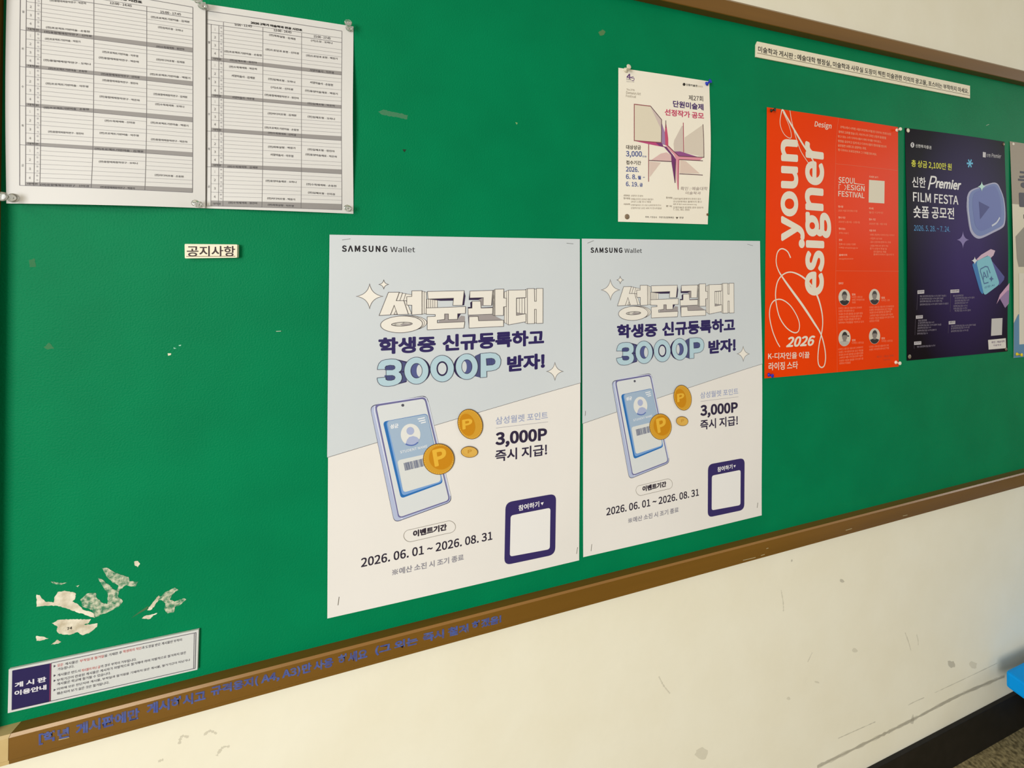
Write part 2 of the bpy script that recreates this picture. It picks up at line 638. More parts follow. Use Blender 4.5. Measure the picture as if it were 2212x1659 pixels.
for pts in [[(345, 570), (345, 455), (375, 460), (425, 520), (505, 530), (520, 470), (545, 430), (610, 418), (700, 435), (718, 450), (710, 490), (682, 520), (735, 545), (790, 600), (850, 615), (880, 630), (895, 674), (830, 655), (640, 590), (540, 560), (440, 560)],
            [(490, 725), (560, 692), (860, 685), (840, 720), (780, 745), (920, 725), (915, 760), (840, 820), (780, 838), (730, 808), (650, 835), (560, 825), (535, 795), (545, 760)],
            [(340, 845), (390, 850), (460, 868), (400, 885), (345, 892)], [(482, 928), (540, 880), (578, 900), (550, 918)],
            [(1265, 145), (1300, 138), (1322, 165), (1300, 197), (1272, 182)],
            [(1388, 602), (1440, 530), (1500, 463), (1512, 480), (1460, 560), (1420, 602)],
            [(1338, 680), (1370, 655), (1485, 628), (1440, 660), (1410, 686)]]:
    patch(Q, pts, TORN)
for pts in [[(760, 500), (820, 445), (905, 440), (910, 480), (960, 530), (1010, 545), (1020, 470), (1010, 430), (975, 385), (925, 300), (960, 310), (1040, 370), (1060, 400), (1120, 430), (1110, 470), (1160, 515), (1130, 560), (1060, 600), (1000, 630), (960, 640), (900, 672), (870, 600), (780, 570)],
            [(962, 203), (1020, 205), (1090, 250), (1215, 290), (1220, 330), (1302, 333), (1280, 378), (1240, 378), (1190, 365), (1140, 400), (1120, 425), (1100, 415), (1120, 370), (1060, 340), (1010, 290)],
            [(1490, 500), (1560, 430), (1650, 388), (1682, 410), (1630, 450), (1600, 500), (1650, 520), (1740, 490), (1757, 500), (1700, 550), (1650, 570), (1640, 620), (1580, 632), (1550, 590), (1560, 540), (1530, 510)],
            [(480, 330), (560, 345), (632, 342), (580, 362), (500, 350)], [(715, 372), (750, 365), (735, 385)]]:
    patch(Q, pts, TORN2, -0.0002)
vs = patch(Q, [(1235, 680), (1310, 620), (1400, 560), (1390, 590), (1300, 640)], mat((70, 110, 70), 0.7, 0.2), rag=False)
bm = bmesh.new()
vv, ff = gtext('74', Q(632, 790), Q(682, 780), Q(632, 765), 0.03)
bv = [bm.verts.new((p[0], -0.0003 + p[2], p[1])) for p in vv]
for f in ff:
    bm.faces.new([bv[i] for i in f])
bpart('torn_print', bm, mat((70, 62, 50)))
Lf = frame(330, 690, 7.1355)
patch(Lf, [(230, 522), (285, 522), (280, 548), (238, 560)], mat((232, 224, 196)), rag=False)
patch(Lf, [(400, 396), (440, 390), (430, 408), (405, 409)], mat((170, 220, 196)), rag=False)
patch(Lf, [(318, 430), (365, 445), (328, 456)], mat((150, 205, 178)), rag=False)
Gf = frame(780, 0, 3.318)
patch(Gf, [(1700, 232), (1728, 212), (1752, 228), (1740, 250), (1712, 255)], mat((84, 128, 80)))
patch(Gf, [(296, 1070), (325, 1072), (310, 1092)], mat((14, 50, 20)), rag=False)
patch(Gf, [(1105, 876), (1122, 880), (1116, 895)], mat((130, 170, 110)), rag=False)
patch(Gf, [(122, 800), (160, 785), (240, 805), (335, 825), (330, 855), (230, 838), (150, 822)], mat((150, 176, 150), 0.8, 0.1, 0.22, 'rubbed_vinyl'))
Lg = frame(0, 380, 3.1913)
patch(Lg, [(200, 580), (240, 570), (248, 628), (205, 630)], mat((40, 128, 66), alpha=0.6))
patch(Lg, [(300, 1180), (340, 1150), (375, 1190), (320, 1195)], mat((60, 138, 80), alpha=0.6))


# ------------------------------------------------------------------ sheets of the timetable
tA, tB, tC, tD = frame(0, 0, 5.2667), frame(0, 220, 5.2667), frame(400, 0, 5.2667), frame(400, 230, 5.2667)
TL_INK = (78, 74, 78)
COURSES = ['(전)입체조형', '(전)융합매체창작연구', '(전)동양미술재료', '(기)소묘', '서양미술사', '(전)회화실험', '(전)판화기법', '현대작가론', '(전)프로젝트기반미술', '(전)드로잉과 표현', '(전)수묵채색화', '(전)미디어조형', '아트라이팅', '(전)설치미술', '동아시아현대미술']
TEACH = ['박은하', '손동현', '정진아', '김계원', '신미경', '이주영', '오하나', '백정기']
TCI = [0]


def course(n):
    """an entry about n letters long"""
    TCI[0] += 1
    best = sorted(COURSES, key=lambda t: abs(len(t) + 6 - n))
    return best[TCI[0] % 2] + ' - ' + TEACH[TCI[0] * 3 % 8]


def timetable(name, label, corners, cols, hdr, bands, texts, title, tops, bottom, bend, base, days_x, subs):
    """cols: left, period, half, c1, c2, c3, right as functions of y; bands: photo y of (top-left, bottom-left, top-right, bottom-right)"""
    sh = Sheet(name, corners, label, 'timetable', PAPER, bend, base, 'department timetable sheets')
    xl, xr = cols[1], cols[-1]
    lines, thin, shade, nums, subtxt, daytxt, bandtxt = [], [], [], [], [], [], []

    def yat(x, yl, yr):
        return yl + (yr - yl) * (x - xl) / (xr - xl)

    prev = hdr
    for bi, (a, b, c, d) in enumerate(bands):
        q = lambda x, yl, yr: (x, yat(x, yl, yr))
        shade.append(gpoly([q(xl, a, c), q(xr, a, c), q(xr, b, d), q(xl, b, d)]))
        for k in range(1, 8):
            t = k / 8
            yl, yr = prev[0] + (a - prev[0]) * t, prev[1] + (c - prev[1]) * t
            for ci in range(3):
                x0, x1 = cols[3 + ci], cols[4 + ci]
                near = [1 for bd, p_, r_ in texts if bd is None and x0 < (p_[0] + r_[0]) / 2 < x1
                        and abs(yat((p_[0] + r_[0]) / 2, yl, yr) - ((p_[1] + r_[1]) / 2 - 2.3)) < 4.6]
                if not near:
                    thin.append(gstroke([q(x0, yl, yr), q(x1, yl, yr)], 0.00034))
            if k % 2 == 0:
                lines.append(gstroke([q(xl, yl, yr), q(cols[3], yl, yr)], 0.00035))
        for k in range(4):
            t = (k + 0.68) / 4
            yl, yr = prev[0] + (a - prev[0]) * t, prev[1] + (c - prev[1]) * t
            xm = (cols[1] + cols[2]) / 2
            p = q(xm - 1.6, yl, yr)
            nums.append(line_text(str(k + 1), p if k else q(xm - 0.7, yl, yr), q(xm + (1.6 if k else 0.5), yl, yr), 5.0))
        for k in range(8):
            t = (k + 0.75) / 8
            yl, yr = prev[0] + (a - prev[0]) * t, prev[1] + (c - prev[1]) * t
            xm = (cols[2] + cols[3]) / 2
            subtxt.append(line_text('전' if k % 2 == 0 else '기', q(xm - 2, yl, yr), q(xm + 2, yl, yr), 3.8))
        xm = (days_x + cols[1]) / 2
        yl = (prev[0] + b) / 2
        daytxt.append(line_text('월화수목금'[bi], (xm - 2.2, yl + 2.5), (xm + 2.2, yl + 2.5), 5))
        lines.append(gstroke([q(days_x, b, d), q(xr, b, d)], 0.0005))
        yl, yr = (a + 3 * b) / 4, (c + 3 * d) / 4
        bandtxt.append(line_text('대학원', q(xl + 5, yl, yr), q(cols[3] - 5, yl, yr), 4.6))
        prev = (b, d)
    # frame and columns
    q = lambda x, yl, yr: (x, yat(x, yl, yr))
    lines.append(gstroke([q(days_x, *hdr), q(xr, *hdr)], 0.0006))
    bot = (bands[-1][1], bands[-1][3])
    lines.append(gstroke([q(days_x, *tops), q(xr, *tops)], 0.0007))
    lines.append(gstroke([q(days_x, *bot), q(xr, *bot)], 0.0006))
    for i, x in enumerate([days_x] + list(cols[1:])):
        up = tops if i in (0, len(cols) - 1) else (hdr if i in (1, 2) else subs)
        lines.append(gstroke([q(x, *up), q(x, *bot)], 0.0006 if i in (0, len(cols) - 1) else 0.00045))
    lines.append(gstroke([q(days_x, *subs), q(xr, *subs)], 0.0004))
    sh.add('shaded_row', mat((150, 146, 144)), 1, *shade, label='grey shaded rows of the table')
    sh.add('grid_line', mat((112, 108, 112)), 2, *lines)
    sh.add('grid_line', mat((150, 146, 148)), 2, *thin)
    sh.add('period_number', mat(TL_INK), 3, *nums)
    sh.add('half_mark', mat((110, 106, 120)), 3, *subtxt)
    for g_ in daytxt:
        sh.add('day_mark', mat(TL_INK), 3, g_)
    for g_ in bandtxt:
        sh.add('row_heading', mat((70, 66, 66)), 3, g_)
    sh.add('title_text', mat((28, 24, 26)), 3, gtext(*title, 0.035))
    for body, p, r in texts:
        sh.add('course_text', mat(TL_INK), 2.7, line_text(body or course((r[0] - p[0]) / 4.4), p, r, 5.0, 0.01))
    return sh


b2 = []
for (a, b, c, d), fr in [((650, 690, 825, 865), tC), ((1072, 1108, 1210, 1248), tC), ((245, 285, 350, 398), tD), ((650, 690, 722, 772), tD), ((1072, 1135, 1112, 1178), tD)]:
    b2.append((fr(0, a)[1], fr(0, b)[1], fr(0, c)[1], fr(0, d)[1]))
tx2 = []
for (x0, y0, x1, y1), fr in [((960, 405, 1258, 455), tC), ((1435, 470, 1680, 500), tC), ((450, 590, 875, 640), tC), ((920, 570, 1295, 618), tC), ((1380, 640, 1735, 680), tC), ((515, 690, 820, 722), tC), ((1420, 805, 1695, 840), tC),
                             ((505, 765, 822, 795), tC), ((532, 865, 795, 895), tC), ((950, 905, 1258, 945), tC), ((1425, 945, 1685, 982), tC), ((980, 1000, 1230, 1028), tC), ((1370, 1040, 1740, 1085), tC), ((910, 1085, 1298, 1128), tC), ((540, 1110, 790, 1132), tC), ((1400, 1185, 1710, 1220), tC),
                             ((945, 85, 1268, 112), tD), ((1400, 125, 1712, 158), tD), ((910, 245, 1295, 278), tD), ((950, 305, 1265, 335), tD), ((950, 465, 1258, 482), tD), ((1400, 495, 1705, 520), tD), ((975, 552, 1235, 572), tD), ((1375, 552, 1732, 582), tD), ((490, 690, 830, 702), tD),
                             ((925, 852, 1275, 868), tD), ((1385, 890, 1722, 912), tD), ((1405, 985, 1705, 1005), tD), ((945, 1052, 1258, 1066), tD), ((505, 1100, 835, 1108), tD), ((955, 1125, 1245, 1140), tD)]:
    tx2.append((None, fr(x0, y0 + 12), fr(x1, y1 + 12)))
tx2 += [('9:00 - 11:45', tC(568, 298), tC(762, 318)), ('12:00 - 14:45', tC(1012, 362), tC(1212, 388)), ('15:00 - 17:45', tC(1465, 432), tC(1655, 456))]
t2 = timetable('timetable_sheet', 'right white timetable sheet, second semester grid, left edge tucked under its neighbour',
               [(423, 6.0), (763.6, 57.9), (763.6, 462), (423, 449.5)],
               [0, tC(300, 0)[0], tC(388, 0)[0], tC(440, 0)[0], tC(888, 0)[0], tC(1328, 0)[0], tC(1785, 0)[0]],
               (tC(0, 282)[1], tC(0, 490)[1]), b2, tx2,
               ('2026 2학기 미술학과 전공 시간표', tC(750, 278), tC(1335, 364), tC(750, 250)),
               (tC(0, 136)[1], tC(0, 358)[1]), None, lambda u, v: 0.0006 * math.sin(PI * u) + 0.006 * u ** 4 * math.sin(PI * v) ** 2 + 0.004 * math.sin(PI * u) * v ** 6,
               0.0009, tC(252, 0)[0], (tC(0, 236)[1], tC(0, 440)[1]))
b1 = []
for (a, b, c, d), fr in [((330, 370, 558, 610), tA), ((750, 785, 938, 988), tA), ((1187, 1225, 1344, 1398), tA), ((470, 505, 583, 632), tB), ((920, 962, 988, 1038), tB)]:
    b1.append((fr(0, a)[1], fr(0, b)[1], fr(0, c)[1], fr(0, d)[1]))
tx1 = []
for (x0, y0, x1, y1), fr in [((600, 30, 1010, 65), tA), ((1740, 215, 2170, 270), tA), ((1820, 330, 2100, 370), tA), ((560, 335, 1050, 385), tA), ((540, 385, 1070, 435), tA), ((550, 465, 945, 498), tA), ((1800, 550, 2115, 580), tA), ((1195, 610, 1595, 660), tA), ((1155, 675, 1605, 725), tA), ((1800, 695, 2115, 728), tA), ((535, 705, 1065, 752), tA),
                             ((590, 800, 1020, 835), tA), ((1180, 860, 1610, 900), tA), ((1730, 860, 2180, 905), tA), ((1195, 930, 1595, 970), tA), ((560, 970, 1035, 1005), tA), ((1165, 1115, 1615, 1160), tA), ((1770, 1085, 2145, 1120), tA), ((1790, 1200, 2115, 1230), tA),
                             ((540, 85, 1045, 105), tB), ((1225, 230, 1560, 255), tB), ((1740, 250, 2160, 285), tB), ((590, 355, 990, 380), tB), ((1170, 370, 1605, 400), tB), ((1745, 440, 2150, 468), tB), ((1120, 550, 1660, 580), tB), ((1170, 695, 1605, 715), tB), ((1795, 845, 2110, 862), tB), ((515, 955, 1070, 975), tB), ((1200, 985, 1580, 1000), tB)]:
    tx1.append((None, fr(x0, y0 + 12), fr(x1, y1 + 12)))
tx1 += [('12:00 - 14:45', tA(1278, 68), tA(1522, 102)), ('15:00 - 17:45', tA(1845, 168), tA(2075, 196))]
t1 = timetable('timetable_sheet', 'left white timetable sheet beside the board edge, overlapping its neighbour',
               [(21.5, -59), (446.5, 8.5), (446.2, 450.3), (19.9, 440.3)],
               [0, tA(336, 0)[0], tA(436, 0)[0], tA(505, 0)[0], tA(1097, 0)[0], tA(1692, 0)[0], tA(2210, 0)[0]],
               (tA(0, -55)[1], tA(0, 228)[1]), b1, tx1,
               ('2026 1학기 미술학과 전공 시간표', tA(840, -70), tA(1640, 64), tA(840, -102)),
               (tA(0, -215)[1], tA(0, 100)[1]), None, lambda u, v: 0.0008 * math.sin(PI * u) + 0.007 * math.sin(PI * u) * v ** 5 + 0.002 * (1 - u) ** 4 * math.sin(PI * v),
               0.0034, tA(268, 0)[0], (tA(0, -110)[1], tA(0, 172)[1]))

# ------------------------------------------------------------------ student card posters
A, B = frame(690, 490, 3.8138), frame(690, 820, 3.1897)
a, b = frame(760, 590, 9.2167), frame(980, 600, 9.2167)
c, d = frame(800, 750, 10.0545), frame(980, 740, 9.2167)
e, f = frame(790, 840, 8.5077), frame(790, 980, 10.3667)
SBLUE, SCREAM = noisy('pale_blue_print', (211, 217, 222), (214, 220, 224), 5, 0.5, 0.25), noisy('cream_print', (236, 232, 227), (239, 235, 230), 5, 0.5, 0.25)
OUT = (84, 76, 76)


def sbend(u, v):
    return 0.0006 * math.sin(PI * u) + 0.0036 * u ** 6 * math.sin(PI * v) ** 2 + 0.0016 * (1 - u) ** 6 * math.sin(PI * v) ** 2 + 0.0007 * math.sin(2.2 * PI * v) * math.sin(PI * u)


s1c = [(712.3, 507.0), (1251.9, 516.5), (1250.5, 1209.3), (707.4, 1334.7)]
s1 = Sheet('event_poster', s1c, 'left pale blue and cream student card event poster, stapled near the board centre', 'poster', SCREAM, sbend, group='student card event posters')
dl, dr = B(56, 531), B(1792, 17.5)
s1.add('blue_field', SBLUE, 1, ([P2(p) for p in (s1c[0], s1c[1], dr, dl)], [(0, 1, 2, 3)]), grid=-1, label='pale blue upper half')
s1.add('divider_line', mat(OUT), 2, gstroke([dl, dr], 0.0006))
BGB = SBLUE
s1.add('brand_text', mat((22, 18, 26)), 2, gtext('SΛMSUNG', A(187, 206), A(560, 208), A(187, 153), 0.03, sp=1.12), gtext('Wallet', A(585, 208), A(788, 209.5), A(585, 162), 0.004))
# sparkles
for ctr, rx, ry in [((357, 459), 268, 248), ((637, 224), 98, 93)]:
    st = [a(*p) for p in star4(ctr, rx, ry, 0.13)]
    sp = s1.add('sparkle', mat((243, 238, 229)), 2, gpoly(st))
    s1.add('sparkle_outline', mat(OUT), 3, gstroke(st, 0.0007, True), parent=sp)
st = [d(*p) for p in star4((2003, 564), 168, 180, 0.13)]
sp = s1.add('sparkle', mat((243, 238, 229)), 2, gpoly(st))
s1.add('sparkle_outline', mat(OUT), 3, gstroke(st, 0.0007, True), parent=sp)

# block headline
face, back = [], []
fa = lambda *P: [a(*p) for p in P]
fb = lambda *P: [b(*p) for p in P]
ring = [a(990 + 415 * math.cos(t) - 12 * math.sin(2 * t) * 0, 1010 + 165 * math.sin(t) - 14 * math.cos(t) + 4) for t in [2 * PI * k / 44 for k in range(44)]]
hole = [a(998 + 207 * math.cos(t), 1010 + 38 * math.sin(t) - 9 * math.cos(t)) for t in [2 * PI * k / 28 for k in range(28)]]
for k in (2, 1):
    back.append([a(990 + 45 * k + 412 * math.cos(t), 1010 - 8 * k + (165 - 5 * k) * math.sin(t) - 14 * math.cos(t)) for t in [2 * PI * j / 44 for j in range(44)]])
back += [fa((945, 385), (1010, 390), (955, 545), (885, 545)), fa((1010, 400), (1075, 405), (1030, 545), (955, 545)), fa((1075, 410), (1195, 425), (1195, 545), (1030, 545)),
         fa((1035, 545), (1085, 548), (1190, 805), (1125, 815)), fa((770, 825), (845, 635), (912, 822)), fa((840, 815), (880, 740), (905, 815)),
         fa((1395, 358), (1440, 362), (1440, 805), (1395, 815)), fa((1440, 370), (1482, 375), (1482, 800), (1440, 805)),
         fa((1490, 515), (1530, 515), (1530, 690), (1490, 690)), fa((1530, 515), (1570, 520), (1570, 690), (1530, 690)), fa((1570, 520), (1610, 525), (1610, 685), (1570, 690)), fa((1610, 525), (1650, 530), (1650, 682), (1610, 685)), fa((1650, 530), (1700, 535), (1700, 680), (1650, 682)),
         fb((770, 255), (815, 232), (815, 750), (770, 740)), fb((785, 247), (800, 240), (800, 746), (785, 742)),
         fb((1000, 280), (1042, 262), (1042, 905), (1000, 890)), fb((1042, 262), (1085, 245), (1080, 932), (1042, 910)),
         fb((1245, 405), (1300, 402), (1300, 700), (1245, 690)), fb((1300, 402), (1350, 401), (1350, 708), (1300, 700)), fb((1350, 401), (1405, 400), (1405, 715), (1350, 708)),
         fb((1405, 238), (1460, 218), (1460, 910), (1410, 890)), fb((1595, 225), (1640, 225), (1640, 465), (1595, 465)), fb((1595, 625), (1640, 625), (1640, 895), (1595, 895))]
face += [fa((547, 838), (730, 380), (945, 378), (885, 545), (1035, 545), (1125, 815), (912, 822), (845, 635), (770, 825)),
         fa((1195, 350), (1395, 348), (1395, 815), (1195, 825), (1195, 635), (1095, 632), (1095, 465), (1195, 460)),
         [a(1505, 362), b(205, 255), b(170, 545), a(2008, 640), a(2022, 495), a(1515, 512)],
         [a(1480, 690), b(232, 570), b(228, 705), b(75, 712), b(72, 822), a(1920, 920), a(1920, 808), a(1845, 808), a(1845, 915), a(1700, 932), a(1700, 985), b(215, 870), b(200, 995), a(1500, 1122), a(1500, 862), a(1660, 855), a(1660, 820), a(1480, 815)],
         fb((318, 262), (770, 250), (745, 550), (580, 550), (585, 392), (315, 400)),
         fb((362, 465), (530, 462), (540, 600), (770, 592), (765, 720), (283, 738), (280, 605), (360, 600)),
         fb((815, 228), (990, 222), (988, 400), (1042, 405), (1040, 570), (985, 575), (985, 745), (815, 750)),
         fb((300, 770), (480, 765), (490, 852), (985, 838), (985, 962), (300, 995)),
         fb((1085, 245), (1430, 238), (1430, 390), (1240, 400), (1240, 745), (1430, 712), (1430, 870), (1080, 932)),
         fb((1460, 215), (1595, 212), (1600, 465), (1635, 465), (1638, 210), (1768, 210), (1765, 900), (1635, 905), (1635, 625), (1598, 625), (1598, 905), (1460, 910))]
dark = [[b(205, 255), b(230, 360), b(205, 545), b(170, 545)], [a(1515, 512), a(2022, 495), a(2010, 545), a(1755, 548), a(1560, 515)],
        fb((75, 712), (142, 708), (75, 822)), fb((222, 765), (215, 870), (205, 995), (200, 990)), fb((318, 262), (315, 400), (585, 392), (480, 440), (298, 440), (300, 380)),
        fb((325, 490), (362, 465), (360, 600), (280, 605), (272, 580), (330, 578)), fb((770, 250), (760, 540), (745, 550)), fb((283, 738), (300, 770), (300, 995), (288, 860)),
        fb((1240, 400), (1430, 390), (1405, 400), (1250, 412), (1250, 700), (1240, 700)), fb((540, 590), (770, 578), (770, 592), (540, 600)), [a(1480, 686), b(232, 565), b(242, 600), b(228, 705), b(225, 580), a(1480, 696)]]
grey = [fb((585, 392), (580, 550), (560, 560), (540, 545), (535, 465), (480, 440)), fb((480, 740), (750, 725), (965, 832), (490, 852)), fb((1245, 690), (1380, 715), (1245, 742)),
        [a(1720, 980), a(1740, 935), a(1845, 920), a(1920, 920), b(72, 822), b(142, 750), b(218, 760), b(215, 870)], fa((1845, 808), (1920, 808), (1920, 920), (1845, 915)), fb((300, 745), (480, 740), (480, 765), (300, 770))]
CRM = mat((240, 235, 226))
nB = lambda P: sum(P2(p).x for p in P) / len(P)
cuts = [P2(a(1480, 700)).x, (P2(b(230, 600)).x + P2(b(280, 600)).x) / 2, P2(b(1000, 600)).x]
syl = lambda P: sum(nB(P) > k for k in cuts)
shade2 = [[a(1080 + 120 * math.cos(t), 1018 + 22 * math.sin(t) - 5 * math.cos(t)) for t in [2 * PI * k / 20 for k in range(20)]]]
for k, nm in enumerate(('first', 'second', 'third', 'fourth')):
    fs_ = [gpoly(P) for P in face if syl(P) == k] + ([gpoly([ring, hole])] if k == 0 else [])
    ed_ = [P for P in face if syl(P) == k] + ([ring, hole] if k == 0 else [])
    hf = s1.add('headline_syllable', CRM, 5, *fs_, label='cream outlined block letters, ' + nm + ' syllable')
    s1.add('headline_outline', mat(OUT), 6, *[gstroke(P, 0.0008, True) for P in ed_], parent=hf)
    for P in [P for P in back if syl(P) == k]:
        hs = s1.add('headline_step', CRM, 2, gpoly(P), parent=hf)
    s1.add('headline_outline', mat(OUT), 4, *[gstroke(P, 0.0006, True) for P in back if syl(P) == k], parent=hf)
    for m_, lst in ((mat((166, 158, 158)), grey + shade2), (mat((52, 36, 74)), dark)):
        for P in lst:
            if syl(P) == k:
                s1.add('headline_shade', m_, 3, gpoly(P), parent=hf)

s1.add('subtitle_text', mat(NAVY), 2, gtext('학생증', A(487, 1050), A(958, 1027), A(487, 912), 0.032), gtext('신규등록하고', A(1013, 1025), A(1847, 972), A(1013, 886), 0.032), gtext('받자!', A(1543, 1195), A(1853, 1165), A(1543, 1062), 0.034))
# 3000P
three = [(155, 475), (160, 430), (185, 350), (240, 290), (330, 258), (450, 247), (560, 252), (640, 290), (680, 345), (688, 410), (680, 470), (660, 505), (622, 530), (665, 560), (690, 620), (688, 680), (660, 740), (600, 790), (500, 825), (390, 840), (280, 832), (210, 800), (170, 750), (152, 690), (150, 658), (335, 637), (340, 690), (380, 708), (460, 708), (520, 690), (540, 655), (530, 620), (480, 600), (345, 605), (345, 483), (480, 483), (530, 460), (540, 420), (515, 388), (430, 380), (345, 397), (322, 430), (330, 468)]
three = [c(*p) for p in three]
o1, o2, o3 = [c(*p) for p in ell((1000, 500), 265, 293)], [c(*p) for p in ell((1556, 455), 258, 288)], [d(*p) for p in ell((256, 470), 222, 257)]
h1, h2, h3 = [c(*p) for p in ell((1002, 500), 124, 160)], [c(*p) for p in ell((1558, 455), 118, 156)], [d(*p) for p in ell((258, 470), 103, 140)]
pf = [d(*p) for p in [(525, 210), (720, 192), (830, 205), (900, 255), (932, 330), (928, 420), (895, 490), (830, 535), (740, 555), (650, 562), (652, 678), (525, 690)]]
ph = [d(*p) for p in [(640, 312), (745, 302), (800, 320), (820, 360), (812, 410), (770, 435), (650, 445)]]
DKN = (44, 30, 82)
SIDE, MID, FACE, EDGE = mat((78, 82, 128)), mat((84, 92, 146)), mat((184, 212, 224)), mat((62, 62, 84))


def numeral(ch, faces, outl, side=(), deep=(), mid=(), hole=None, slits=()):
    n = s1.add('numeral', FACE, 6, *faces, label='pale blue block numeral ' + ch)
    for m_, ly, ps in ((SIDE, 2, side), (mat(DKN), 3, deep), (MID, 4, mid)):
        for p_ in ps:
            s1.add('numeral_side', m_, ly, gpoly(p_), parent=n)
    if hole:
        s1.add('numeral_hole', BGB, 5, gpoly(hole), parent=n)
    if slits:
        s1.add('numeral_slits', mat((58, 60, 108)), 5, *slits, parent=n)
    for p_ in outl:
        s1.add('numeral_outline', EDGE, 7, gstroke(p_, 0.0008, True), parent=n)


cc = lambda *P: [c(*p) for p in P]
dd = lambda *P: [d(*p) for p in P]
numeral('three', [gpoly(three)], [three], [cc((600, 262), (790, 310), (790, 720), (590, 800))],
        [cc((610, 262), (795, 305), (790, 330), (680, 300)), cc((622, 530), (740, 510), (740, 540)), cc((590, 800), (800, 715), (780, 750))],
        [cc((316, 375), (548, 375), (548, 490), (316, 490)), cc((312, 600), (545, 600), (545, 714), (312, 714))], None,
        [gstroke([c(350 + 22 * k, 395), c(355 + 22 * k, 465)], 0.0006) for k in range(8)] + [gstroke([c(350 + 22 * k, 615), c(355 + 22 * k, 700)], 0.0006) for k in range(8)])
numeral('zero', [gpoly([o1, h1])], [o1, h1], (), [cc(*ell((1036, 492), 268, 272))], [h1], cc(*ell((1064, 500), 60, 130)))
numeral('zero', [gpoly([o2, h2])], [o2, h2], (), [h2], (), cc(*ell((1558, 455), 92, 126)))
numeral('zero', [gpoly([o3, h3])], [o3, h3], (), [dd(*ell((216, 478), 222, 240))], [h3], dd(*ell((208, 474), 48, 112)))
numeral('P', [gpoly([pf, ph])], [pf, ph], [dd((420, 258), (525, 210), (525, 690), (405, 660))], (), [ph], None, [gstroke([d(665 + 20 * k, 315), d(668 + 20 * k, 435)], 0.0006) for k in range(7)])

# phone picture
body_l = rounded([e(78, 300), e(1120, 105), f(1935, 1065), f(640, 1535)], 13, 7)
phone = s1.add('phone_picture', mat((66, 62, 88)), 3, gpoly(body_l), label='printed picture of a pale blue phone')


def inset(P, k):
    cx, cy = sum(p[0] for p in P) / len(P), sum(p[1] for p in P) / len(P)
    out = []
    for p in P:
        L = math.hypot(p[0] - cx, p[1] - cy)
        out.append((cx + (p[0] - cx) * (L - k) / L, cy + (p[1] - cy) * (L - k) / L))
    return out


s1.add('phone_body', mat((184, 194, 224)), 4, gpoly(inset(body_l, 1.5)), parent=phone)
s1.add('phone_edge', mat((226, 230, 246)), 5, gstroke([e(175, 300), e(165, 400), e(380, 1361), f(720, 1330), f(770, 1410), f(830, 1440)], 0.0016), gstroke([e(250, 258), e(1040, 138), e(1110, 160), e(1150, 260), f(1895, 930)], 0.0013), parent=phone)
scr = rounded([e(165, 280), e(1095, 135), f(1890, 1040), f(735, 1440)], 9, 6)
s1.add('phone_bezel', mat((112, 110, 160)), 6, gpoly(scr), parent=phone)
s1.add('phone_screen', mat((222, 226, 228)), 7, gpoly(rounded([e(200, 308), e(1078, 168), f(1862, 1020), f(755, 1405)], 8, 6)), parent=phone)
s1.add('phone_camera', mat((84, 84, 98)), 8, gpoly([e(*p) for p in ell((682, 290), 27, 26)]), parent=phone)
card_s = rounded([e(318, 590), e(1130, 440), f(1730, 640), f(790, 985)], 8, 6)
card = s1.add('card_picture', mat((38, 112, 186)), 8, gpoly(card_s), parent=phone)
s1.add('card_rim', mat((124, 166, 222)), 9, gpoly(rounded([e(375, 585), e(1130, 448), f(1722, 610), f(822, 925)], 8, 6)), parent=phone)
s1.add('card_face', mat((166, 188, 212)), 10, gpoly(rounded([e(395, 580), e(1125, 450), f(1700, 585), f(845, 850)], 8, 6)), parent=phone)
s1.add('card_panel', mat((224, 226, 224)), 11, gpoly(rounded([f(710, 130), f(1590, -62), f(1680, 600), f(848, 848)], 7, 6)), parent=phone)
bars = []
x = 0.0
while x < 0.97:
    w_ = random.choice((0.018, 0.03, 0.045))
    q0, q1 = Vector(f(850, 190)), Vector(f(1300, 85))
    r0, r1 = Vector(f(885, 360)), Vector(f(1330, 255))
    bars.append(gpoly([tuple(q0.lerp(q1, x)), tuple(q0.lerp(q1, x + w_)), tuple(r0.lerp(r1, x + w_)), tuple(r0.lerp(r1, x))]))
    x += w_ + random.choice((0.014, 0.02, 0.03))
s1.add('card_barcode', mat((96, 104, 136)), 12, *bars, parent=phone)
s1.add('card_avatar', mat((232, 232, 228)), 11, gpoly([e(*p) for p in ell((825, 825), 180, 198)]), parent=phone)
s1.add('card_avatar', mat((176, 186, 220)), 12, gpoly([e(*p) for p in ell((820, 758), 70, 72)]), gpoly([e(*p) for p in [(735, 990), (760, 920), (800, 870), (870, 852), (940, 872), (985, 915), (965, 965), (910, 1005), (850, 1022), (780, 1015)]]), parent=phone)
s1.add('card_shadow_arc', mat((92, 116, 184)), 13, gstroke([e(*p) for p in smoothpath([(735, 995), (780, 1015), (850, 1022), (910, 1004), (960, 965)], 4)], 0.002), parent=phone)
for p, q in [((955, 542), (1085, 515)), ((975, 582), (1095, 556)), ((1015, 615), (1105, 594))]:
    s1.add('card_menu_line', mat((240, 242, 246)), 11, gstroke([e(*p), e(*q)], 0.0018), parent=phone)
s1.add('card_text', mat((240, 242, 246)), 11, gtext('성균', e(452, 722), e(605, 700), e(452, 640), 0.03), gtext('STUDENT NAME', e(640, 1172), e(1135, 1060), e(632, 1125), 0.01), parent=phone)
